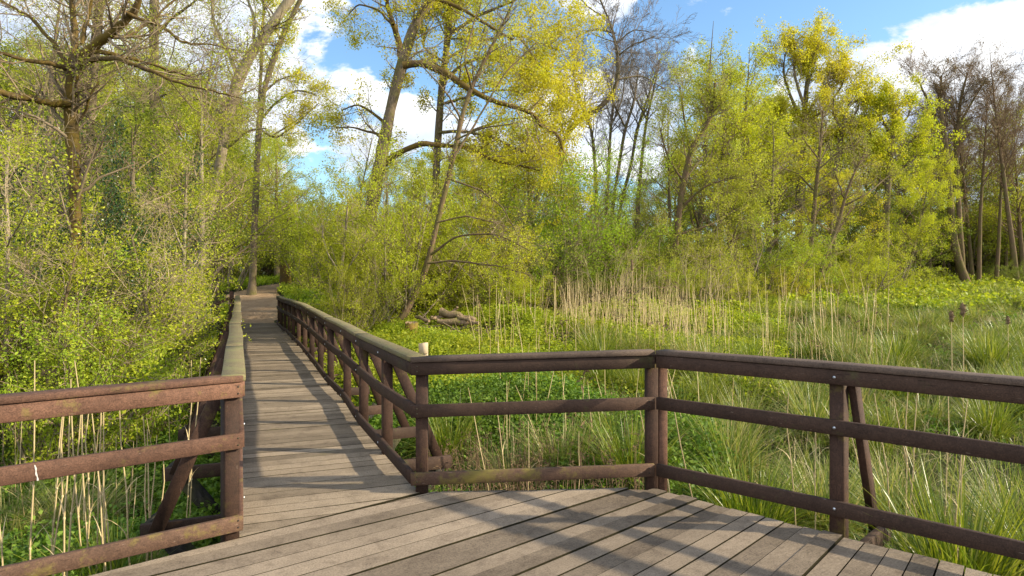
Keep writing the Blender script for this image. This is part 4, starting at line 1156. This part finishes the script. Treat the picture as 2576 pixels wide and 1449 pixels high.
traced('alder_tree', 'tall alder with two bowed trunks rising from one foot at the marsh edge', 'tree', 133, 38.0,
    [(2434, 714, 25), (2412, 660, 23), (2398, 600, 21), (2390, 500, 18), (2386, 420, 16), (2376, 340, 13), (2364, 260, 10), (2368, 190, 6)],
    [[(2424, 690, 18), (2414, 600, 15), (2408, 480, 13), (2402, 360, 11), (2412, 270, 9), (2432, 190, 5)], [(2378, 350, 9), (2340, 260, 7), (2310, 200, 4)], [(2388, 430, 9), (2372, 380, 8), (2340, 300, 6)], [(2405, 330, 8), (2450, 250, 6), (2480, 200, 4)]],
    'catkin', 3.2, (.8, 2.4), 1, .07, 'bark_brown', 'twig_brown', TW_FAN, keep=.7, t_lo=.55)

traced('oak_tree', 'broad yellow oak with the domed top standing highest in the right hand wood', 'tree', 140, 35.0,
    [(2010, 640, 26), (2012, 500, 24), (2018, 400, 21), (2022, 300, 17), (2030, 210, 11), (2034, 130, 5)],
    [[(2020, 310, 11), (1985, 240, 8), (1966, 170, 6), (1975, 120, 3)], [(2024, 270, 10), (1998, 180, 7), (2000, 110, 4)], [(2028, 230, 9), (2056, 150, 6), (2064, 105, 3)],
     [(2022, 300, 11), (2070, 220, 8), (2105, 165, 6), (2116, 140, 3)], [(2021, 320, 10), (2080, 270, 7), (2120, 215, 5), (2126, 195, 3)], [(2018, 380, 10), (1970, 320, 7), (1945, 270, 4)], [(2016, 420, 10), (2060, 370, 8), (2110, 330, 5)],
     [(2014, 470, 9), (1960, 430, 7), (1930, 380, 4)]], 'gold', 3.6, (.6, 1.9), 5, .095, 'bark', 'twig', keep=.55, cell=.45, t_lo=.5)
traced('oak_tree', 'smaller yellow oak on the right shoulder of the domed one', 'tree', 141, 34.0,
    [(2096, 640, 20), (2096, 500, 19), (2106, 400, 16), (2122, 320, 11), (2136, 250, 5)],
    [[(2108, 400, 10), (2070, 340, 7), (2050, 300, 4)], [(2118, 340, 9), (2098, 280, 6), (2100, 235, 3)], [(2120, 330, 9), (2156, 280, 6), (2166, 235, 3)], [(2108, 390, 9), (2160, 350, 7), (2184, 300, 4)], [(2098, 470, 9), (2150, 420, 7), (2190, 390, 4)], [(2096, 490, 9), (2040, 440, 7), (2010, 420, 4)]],
    'gold', 3.1, (.8, 2.6), 5, .095, 'bark', 'twig', keep=.58, cell=.45, t_lo=.5)
traced('oak_tree', 'bright yellow green oak with rounded crown next to the bare alders', 'tree', 142, 34.0,
    [(2226, 680, 22), (2228, 560, 20), (2236, 430, 17), (2246, 340, 12), (2254, 275, 5)],
    [[(2238, 410, 11), (2196, 350, 8), (2180, 300, 4)], [(2244, 350, 10), (2218, 290, 6), (2216, 258, 3)], [(2246, 340, 10), (2284, 300, 6), (2292, 270, 3)], [(2240, 390, 10), (2286, 360, 7), (2312, 335, 4)], [(2236, 430, 10), (2284, 420, 7), (2310, 390, 4)],
     [(2232, 500, 9), (2280, 470, 7), (2305, 470, 4)], [(2234, 470, 9), (2180, 430, 7), (2150, 400, 4)]],
    'goldgreen', 3.8, (.6, 1.7), 5, .095, 'bark', 'twig', keep=.62, cell=.45, t_lo=.45)

for k, (lab, Y, tr, lb, bk) in enumerate((
    ('thin pale upright sapling at the left picture edge', 9.6, [(16, 860, 14), (18, 740, 13), (22, 600, 11), (14, 480, 9), (24, 340, 6)], [[(20, 620, 6), (60, 560, 4), (90, 500, 3)], [(16, 520, 5), (-20, 450, 4)]], 'bark_pale'),
    ('dark stemmed sapling leaning left beside the sunlit railing corner', 10.5, [(392, 945, 17), (386, 880, 15), (372, 800, 13), (362, 730, 10), (345, 660, 7), (330, 590, 4)], [[(374, 800, 8), (420, 720, 5), (450, 650, 3)], [(364, 735, 6), (400, 680, 4)], [(380, 850, 6), (440, 800, 4), (470, 740, 3)]], 'bark'),
    ('pale brown sapling between the dark stemmed one and the bridge railing', 13.0, [(456, 880, 15), (460, 760, 14), (462, 640, 12), (466, 520, 9), (470, 420, 5)], [[(460, 700, 7), (500, 640, 5), (530, 590, 3)], [(462, 640, 7), (430, 560, 5), (410, 500, 3)], [(464, 580, 6), (510, 500, 4)]], 'bark_pale'),
    ('brown forked sapling rising from the nettles near the weathered stake', 9.8, [(158, 930, 15), (156, 860, 14), (160, 780, 11), (176, 700, 8), (190, 640, 5)], [[(157, 850, 9), (128, 780, 6), (100, 730, 4), (70, 700, 3)], [(160, 790, 8), (205, 740, 5), (240, 700, 3)]], 'bark_brown'),
    ('pale sapling with raking branches right of the path entrance bushes', 18.5, [(850, 800, 11), (856, 700, 10), (868, 600, 8), (876, 500, 5)], [[(854, 720, 6), (900, 640, 4), (930, 600, 3)], [(858, 690, 6), (820, 620, 4), (806, 560, 3)]], 'bark_pale'))):
    traced('sapling', lab, 'tree', 160 + k, Y, tr, lb, 'lime', 3.2, (.3, 1.0), 2, .04, bk, 'twig_pale', keep=.45, t_lo=.3)

# ------------------------------------------------------------------ trees of a kind
for lab, kd, u, Y, vt, lf, bk, tw, wd, var in (
    ('tall alder with bare brown crown just right of the two trunked alder', 'alder', 2462, 39, 150, 'catkin', 'bark_brown', 'twig_brown', .9, 0),
    ('tall straight alder with bare crown, second right of the two trunked alder', 'alder', 2505, 40, 165, 'catkin', 'bark_brown', 'twig_brown', .9, 1),
    ('tall alder at the right picture edge with the highest bare crown', 'alder', 2560, 37, 135, 'catkin', 'bark_brown', 'twig_brown', 1.0, 2),
    ('alder cut by the right picture edge behind the highest one', 'alder', 2625, 40, 150, 'catkin', 'bark_brown', 'twig_brown', 1.0, 0),
    ('thin straight alder between the two trunked alder and its right neighbour', 'alder', 2446, 43, 185, 'catkin', 'bark_brown', 'twig_brown', .8, 2),
    ('thin alder standing deep in the wood, third from the right picture edge', 'alder', 2530, 44, 190, 'catkin', 'bark_brown', 'twig_brown', .8, 0),
    ('thin alder close behind the left foot of the two trunked alder', 'alder', 2375, 45, 200, 'catkin', 'bark_brown', 'twig_brown', .8, 1),
    ('slim alder leaning over the lime mound at the marsh edge', 'alder', 2310, 40, 260, 'catkin', 'bark_brown', 'twig_brown', .8, 2),
    ('alder with a bare brown crown left of the two trunked alder', 'alder', 2338, 42, 215, 'catkin', 'bark_brown', 'twig_brown', .9, 1),
    ('far bare alder in the gap between the green oak and the two trunked alder', 'alder', 2285, 46, 240, 'catkin', 'bark_brown', 'twig_brown', .9, 2),
    ('low yellow green oak crown before the alders', 'oak', 2262, 33, 400, 'goldgreen', 'bark', 'twig', .9, 1),
    ('slim olive tree with wispy top at the left of the right hand wood', 'airy', 1690, 31, 215, 'olive', 'bark', 'twig', 1.0, 0),
    ('tall olive tree with thin twiggy top beside the wispy one', 'airy', 1745, 32, 85, 'olive', 'bark', 'twig', 1.0, 1),
    ('tall yellow green tree in the middle of the right hand wood', 'airy', 1810, 33, 110, 'goldgreen', 'bark', 'twig', 1.15, 2),
    ('tall dense yellow green tree left of the domed yellow oak', 'airy', 1885, 33, 100, 'goldgreen', 'bark', 'twig', 1.25, 2),
    ('yellow green tree hanging lower in front of the tall dense one', 'airy', 1930, 30, 270, 'goldgreen', 'bark', 'twig', 1.5, 0),
    ('olive tree with brownish haze of twigs low in the right hand wood', 'airy', 1850, 28, 400, 'olive', 'bark', 'twig', 1.5, 1),
    ('small orange tinted young oak under the domed yellow oak', 'airy', 2085, 31, 400, 'gold', 'bark', 'twig', 1.6, 2),
    ('tall twiggy tree at the far left picture edge', 'thin', 10, 18, -160, 'olive', 'bark', 'twig', 1.1, 1),
    ('tall thinly leaved tree behind the mossy tree, left of its trunk', 'thin', 105, 20, -170, 'olive', 'bark', 'twig', 1.2, 0),
    ('tall thinly leaved tree between the mossy trunk and the straight grey trunk', 'thin', 305, 22, -120, 'olive', 'bark', 'twig', 1.2, 1),
    ('light green tree right of the straight grey trunk', 'thin', 465, 23, -40, 'olive', 'bark', 'twig', 1.2, 2),
    ('light green tree in front of the thick leaning trunk', 'airy', 505, 20, 130, 'lime', 'bark_pale', 'twig', 1.3, 0),
    ('light green slender tree whose top meets the clouds left of the path', 'airy', 545, 25, 190, 'lime', 'bark', 'twig', 1.3, 2),
    ('dark evergreen leaved tree behind the bushes right of the mossy trunk', 'airy', 340, 16, 225, 'mid', 'bark', 'twig', 1.7, 2),
    ('yellowish bush like tree at the left foot of the large oak', 'thin', 870, 26, 250, 'goldgreen', 'bark', 'twig', 1.1, 1),
    ('light green tree closing the gap above the path', 'airy', 700, 41, 330, 'lime', 'bark', 'twig', 1.7, 2),
    ('gold leaved low oak behind the leaning tree', 'oak', 1240, 29, 330, 'gold', 'bark', 'twig', .9, 1),
    ('gold leaved low oak between the curved tree and the bright bush', 'oak', 1330, 31, 300, 'goldgreen', 'bark', 'twig', .9, 0)):
    place('alder_tree' if kd == 'alder' else 'oak_tree' if kd == 'oak' else 'tree', lab, 'tree', kd, u, Y, vt, lf, None, bk, tw, wd, var)


# ------------------------------------------------------------------ shrubs
for lab, kd, u, Y, vt, lf, wd in (
    ('dark glossy holly in the shade just left of the mossy trunk', 'holly', 120, 12.4, 440, 'dark', .75),
    ('dark glossy holly around the foot of the mossy trunk', 'holly', 225, 11.6, 520, 'dark', .85),
    ('tall dark holly right of the mossy trunk', 'holly', 300, 13.6, 330, 'dark', .55),
    ('dark holly low between the pale stems left of the hawthorn', 'holly', 305, 11.6, 600, 'dark', .9),
    ('bright green bush at the left picture edge level with the mossy trunk', 'bush', -10, 13, 400, 'fresh', .7),
    ('tangle of bare pale twigs before the dark holly', 'twiggy', 90, 10.6, 500, 'lime', 1.1),
    ('leafy bush of pale shoots before the foot of the mossy trunk', 'bush', 270, 10.8, 560, 'lime', 1.1),
    ('large lime green bush right of the dark hollies', 'bush', 420, 14.5, 390, 'lime', 1.0),
    ('tallest lime green bush left of the path', 'bush', 490, 17, 340, 'lime', .7),
    ('lime green bush hanging over the left side of the path', 'bush', 572, 33, 350, 'lime', .8),
    ('lime green bush low in front of the tallest one', 'bush', 430, 12.5, 580, 'lime', .9),
    ('lime green bush overhanging the left railing of the footbridge', 'bush', 500, 15.0, 530, 'lime', .75),
    ('leafy bush with pale stems behind the reeds left of the footbridge', 'bush', 400, 11.4, 560, 'lime', 1.1),
    ('small leafy bush with a single dark stem near the left railing', 'twiggy', 455, 12.4, 600, 'lime', .9),
    ('leafy green bush low at the left picture edge', 'bush', 25, 9.4, 650, 'lime', 1.2),
    ('leafy green bush low beneath the dark holly', 'bush', 160, 9.8, 655, 'fresh', 1.2),
    ('leafy green bush low in front of the pale shooted one', 'bush', 290, 10.4, 700, 'lime', 1.2),
    ('low bright bush below the large lime green bush', 'bush', 375, 11.8, 700, 'fresh', .75),
    ('knee high green bush near the weathered stake', 'low', 70, 8.6, 820, 'fresh', .6),
    ('knee high green bush right of the weathered stake', 'low', 215, 8.8, 830, 'fresh', .6),
    ('knee high bush among thin reeds left of the bridge railing', 'low', 330, 9.6, 840, 'fresh', .6),
    ('knee high bush close to the left railing half way along the footbridge', 'low', 440, 12.5, 830, 'fresh', .6),
    ('knee high green bush near the leaning wooden post', 'low', 500, 17, 790, 'fresh', .6),
    ('lime green bush arching over the right side of the path', 'bush', 800, 34, 400, 'lime', .7),
    ('tall lime green bush right of the path, first from the bridge end', 'bush', 855, 22, 400, 'lime', .75),
    ('tall lime green bush under the pale oak trunk', 'bush', 885, 20, 400, 'lime', .85),
    ('tall lime green bush left of the leaning tree', 'bush', 985, 22, 440, 'lime', .85),
    ('lime green bush low beside the right railing of the footbridge', 'bush', 825, 19, 590, 'lime', .8),
    ('lime green bush with pale stems before the pale oak trunk', 'bush', 850, 18.0, 640, 'lime', .6),
    ('lime green bush at the left foot of the leaning tree', 'bush', 915, 21.5, 600, 'lime', .75),
    ('twiggy bush behind the foot of the leaning tree', 'twiggy', 1020, 22.5, 560, 'lime', 1.0),
    ('greyish twiggy bush between leaning tree and log pile', 'twiggy', 1085, 22, 470, 'goldgreen', 1.0),
    ('lime green bush behind the log pile', 'bush', 1130, 22.5, 530, 'lime', 1.0),
    ('tall yellow green bush behind the drooping twigs of the leaning tree', 'bush', 1190, 24, 440, 'goldgreen', .9),
    ('yellow flowering bush in the middle of the wood edge', 'bush', 1285, 23, 500, 'gold', .9),
    ('lime green bush low behind the left end of the reed belt', 'bush', 1225, 21.5, 630, 'lime', 1.1),
    ('yellow green bush low behind the reed belt under the yellow one', 'bush', 1325, 22, 640, 'goldgreen', 1.0),
    ('fresh green upright bush standing like a flame in the middle', 'upright', 1415, 24.5, 370, 'vivid', 1.1),
    ('smaller fresh green upright bush right before the flame shaped one', 'upright', 1395, 23.5, 500, 'vivid', 1.1),
    ('fresh green upright bush at the right flank of the flame shaped one', 'upright', 1465, 25, 440, 'vivid', 1.1),
    ('mid green bush below the leafless group', 'bush', 1520, 27, 465, 'mid', 1.0),
    ('mid green bush right below the leafless group', 'bush', 1600, 28, 470, 'mid', 1.0),
    ('grey brown twiggy bush with bare whiskers behind the reed belt', 'twiggy', 1525, 22.6, 600, 'olive', .8),
    ('dark green low bush behind the reeds beneath the leafless group', 'bush', 1480, 22.8, 650, 'mid', 1.1),
    ('green bush behind the middle of the reed belt', 'bush', 1600, 24, 620, 'fresh', 1.0),
    ('olive bush at the foot of the slanting dark trunk', 'bush', 1680, 25, 560, 'olive', 1.0),
    ('twiggy bush with long arching bare twigs right of the slanting dark trunk', 'twiggy', 1760, 24, 570, 'lime', 1.0),
    ('lime green bush behind the right end of the reed belt', 'bush', 1740, 24, 650, 'lime', 1.1),
    ('olive bush under the low brownish tree', 'dense', 1860, 26, 500, 'olive', 1.0),
    ('lime green bush under the yellow green trees', 'bush', 1920, 27, 520, 'fresh', 1.0),
    ('yellowish low bush at the marsh edge right of the reeds', 'bush', 1850, 24, 660, 'goldgreen', 1.1),
    ('yellow tinted low bush left of the round lime mound', 'bush', 1980, 26, 640, 'gold', 1.0),
    ('lime green bush between the thin straight trunk and the slender brown one', 'bush', 2050, 28, 590, 'lime', 1.0),
    ('round lime green mound bush at the marsh edge', 'bush', 2150, 29, 565, 'lime', 1.25),
    ('lime green mound bush touching the foot of the alders', 'bush', 2245, 30.5, 600, 'lime', 1.2),
    ('low lime green bush at the front of the round mounds', 'bush', 2120, 27, 655, 'lime', 1.2),
    ('dark green bush between the mounds and the two trunked alder', 'bush', 2330, 40, 660, 'mid', 1.2),
    ('dark green bush right of the two trunked alder', 'bush', 2490, 42, 655, 'mid', 1.1),
    ('dark blue green bush at the right picture edge below the alders', 'bush', 2590, 36, 640, 'mid', 1.0),
    ('dark bush closing the far end of the path', 'dense', 655, 44, 470, 'mid', 1.0),
    ('dark bush closing the view behind the tall stump', 'dense', 725, 46, 450, 'mid', 1.0),
    ('dark bush left behind the path side tree', 'dense', 600, 45, 440, 'mid', 1.0),
    ('shaded holly bush right where the path turns', 'dense', 770, 43, 480, 'mid', .9),
    ('green bush behind the path right of the tall stump', 'bush', 790, 37, 590, 'fresh', 1.0),
    ('shaded bush behind the slender path side tree', 'bush', 585, 40, 600, 'mid', 1.0)):
    place('shrub' if kd != 'holly' else 'holly', lab, 'bush', kd, u, Y, vt, lf, None, 'bark_pale' if lf not in ('dark', 'mid') else 'bark', 'twig_pale' if lf in ('lime', 'olive') and kd == 'twiggy' else 'twig' if lf not in ('dark', 'mid') else 'twig_brown', wd)

# ------------------------------------------------------------------ the wood behind
bg = random.Random(44)
for u in range(-330, 3000, 62):
    for row, Y0 in ((0, 44), (1, 55)):
        uu = u + bg.uniform(-28, 28); Y = Y0 + bg.uniform(-3, 4)
        vt = np.interp(uu, [-300, 0, 400, 620, 700, 780, 900, 1000, 1250, 1420, 1480, 1620, 1700, 1800, 2000, 2140, 2200, 2300, 2576, 2900],
                       [60, 80, 120, 250, 420, 480, 450, 400, 330, 380, 470, 470, 330, 230, 250, 300, 330, 300, 270, 250]) + bg.uniform(-20, 60)
        if uu > 2240: kd, lf, bk, tw = bg.choice((('alder', 'catkin', 'bark_brown', 'twig_brown'), ('alder', 'catkin', 'bark_brown', 'twig_brown'), ('oak', 'olive', 'bark', 'twig_brown'), ('airy', 'goldgreen', 'bark_brown', 'twig_brown')))
        else: kd, lf, bk, tw = bg.choice((('airy', 'olive', 'bark', 'twig'), ('oak', 'goldgreen', 'bark', 'twig'), ('airy', 'mid', 'bark', 'twig'), ('oak', 'olive', 'bark', 'twig')))
        place('tree', 'distant tree, one of many alike filling the wood behind the nearer trees', 'tree', kd, uu, Y, vt, lf, 'distant trees of the wood', bk, tw, 1.15)
for u in list(range(-300, 2950, 70)) + list(range(2240, 2900, 55)) + list(range(960, 2240, 64)):
    uu = u + bg.uniform(-25, 25); Y = 41 + bg.uniform(-2, 4)
    if 640 < uu < 900 or uu > 2240: Y += 7
    place('shrub', 'distant bush, one of many alike closing the gaps under the far trees', 'bush', 'bush', uu, Y, (560 if uu < 2200 else 455) + bg.uniform(-50, 60), bg.choice(('mid', 'olive', 'fresh') if uu < 2250 else ('mid', 'olive', 'mid')), 'distant bushes under the wood', 'bark', 'twig_brown', 1.3)

# ------------------------------------------------------------------ daylight
SUN_EL, SUN_AZ = rad(25.5), rad(-7.0)         # the sun stands to the right, barely behind the camera
w = bpy.data.worlds.new('World'); S.world = w; w.use_nodes = True
n, l = w.node_tree.nodes, w.node_tree.links; n.clear()
out = n.new('ShaderNodeOutputWorld'); bgn = n.new('ShaderNodeBackground'); l.new(bgn.outputs[0], out.inputs[0])
sky = n.new('ShaderNodeTexSky'); sky.sky_type = 'NISHITA'; sky.sun_disc = False
sky.sun_elevation = SUN_EL; sky.sun_rotation = rad(97.0); sky.air_density = 1.0; sky.dust_density = .6; sky.ozone_density = 2.2
bgn.inputs['Strength'].default_value = .15
tc = n.new('ShaderNodeTexCoord'); sep = n.new('ShaderNodeSeparateXYZ'); l.new(tc.outputs['Generated'], sep.inputs[0])
az = math_(n, l, 'ARCTAN2', sep.outputs[0], sep.outputs[1]); el = math_(n, l, 'ARCSINE', sep.outputs[2])
cn = noise(n, l, mapping(n, l, tc.outputs['Generated'], (1, 1, 1.7)), 9.0, 9, .60, .25)
def ae(u, v): return math.atan((u - CX) / F), math.atan((HZ - v) / math.hypot(F, u - CX))
mask = None; lift = None
for u, v, ru, rv, amp in ((2560, 250, 560, 200, 2.6), (690, 190, 210, 240, .6), (250, 120, 520, 420, .95), (1020, 345, 400, 110, .55), (1540, 330, 330, 150, .8), (1520, -25, 150, 62, .9), (1900, 330, 300, 90, .5), (1760, 0, 60, 20, .25)):
    a0, e0 = ae(u, v); ra = ru / F * .95; re = rv / F
    dx = math_(n, l, 'DIVIDE', math_(n, l, 'SUBTRACT', az, a0), ra); dy = math_(n, l, 'DIVIDE', math_(n, l, 'SUBTRACT', el, e0), re)
    r_ = math_(n, l, 'SQRT', math_(n, l, 'ADD', math_(n, l, 'MULTIPLY', dx, dx), math_(n, l, 'MULTIPLY', dy, dy)))
    f = math_(n, l, 'MULTIPLY', math_(n, l, 'SUBTRACT', 1.0, r_), amp)
    mask = f if mask is None else math_(n, l, 'MAXIMUM', mask, f)
# unseen cloud added beside and behind the camera as fill light
rest = math_(n, l, 'MULTIPLY_ADD', math_(n, l, 'ABSOLUTE', az), .9, -1.25)
mask = math_(n, l, 'MAXIMUM', mask, rest)
d = math_(n, l, 'ADD', mask, math_(n, l, 'MULTIPLY_ADD', cn.outputs[0], 2.2, -1.1))
mr = n.new('ShaderNodeMapRange'); mr.interpolation_type = 'SMOOTHSTEP'
mr.inputs['From Min'].default_value = .02; mr.inputs['From Max'].default_value = .24; l.new(d, mr.inputs['Value'])
cs = noise(n, l, mapping(n, l, tc.outputs['Generated'], (1, 1, 1.5)), 6.0, 7, .55, .1)
cr = ramp(n, [(.38, (2.6, 3.1, 3.9)), (.58, (4.7, 4.75, 4.8))]); 
l.new(cs.outputs[0], cr.inputs[0])
fill_gain = n.new('ShaderNodeMapRange'); fill_gain.interpolation_type = 'SMOOTHSTEP'  # brightens the cloud outside the view to lift the shadows
for k_, v_ in (('From Min', .95), ('From Max', 2.0), ('To Min', 1.0), ('To Max', 1.45)): fill_gain.inputs[k_].default_value = v_
l.new(math_(n, l, 'ABSOLUTE', az), fill_gain.inputs['Value'])
for e in cr.color_ramp.elements: pass
skyc = mixc(n, l, 1.0, sky.outputs[0], (.78, .91, .96), 'MULTIPLY')
vm = n.new('ShaderNodeVectorMath'); vm.operation = 'SCALE'; l.new(cr.outputs[0], vm.inputs[0]); l.new(fill_gain.outputs[0], vm.inputs['Scale'])
l.new(mixc(n, l, mr.outputs[0], skyc, vm.outputs[0]), bgn.inputs[0])

sl = bpy.data.lights.new('sun', 'SUN'); sl.energy = 5.0; sl.angle = rad(1.2); sl.color = (1.0, .87, .64)
so = bpy.data.objects.new('sun', sl); COL.objects.link(so)
sd = Vector((math.cos(SUN_EL) * math.cos(SUN_AZ), math.cos(SUN_EL) * math.sin(SUN_AZ), math.sin(SUN_EL)))
so.rotation_euler = sd.to_track_quat('Z', 'Y').to_euler(); so.location = (30, 0, 20)

cam = bpy.data.cameras.new('camera'); co = bpy.data.objects.new('camera', cam); COL.objects.link(co)
cam.sensor_width = 36; cam.lens = 24.0; cam.shift_y = -24.5 / 2576; cam.clip_end = 2000; cam.clip_start = .05
co.location = (0, 0, EYE); co.rotation_euler = (rad(90), 0, 0); S.camera = co
S.view_settings.view_transform = 'Standard'; S.view_settings.look = 'None'; S.view_settings.exposure = 0.92; S.view_settings.gamma = 1
S.cycles.max_bounces = 6; S.cycles.transmission_bounces = 4; S.cycles.diffuse_bounces = 3; S.cycles.glossy_bounces = 2
print('faces', sum(len(m.polygons) for m in bpy.data.meshes), 'objects', len(bpy.data.objects))
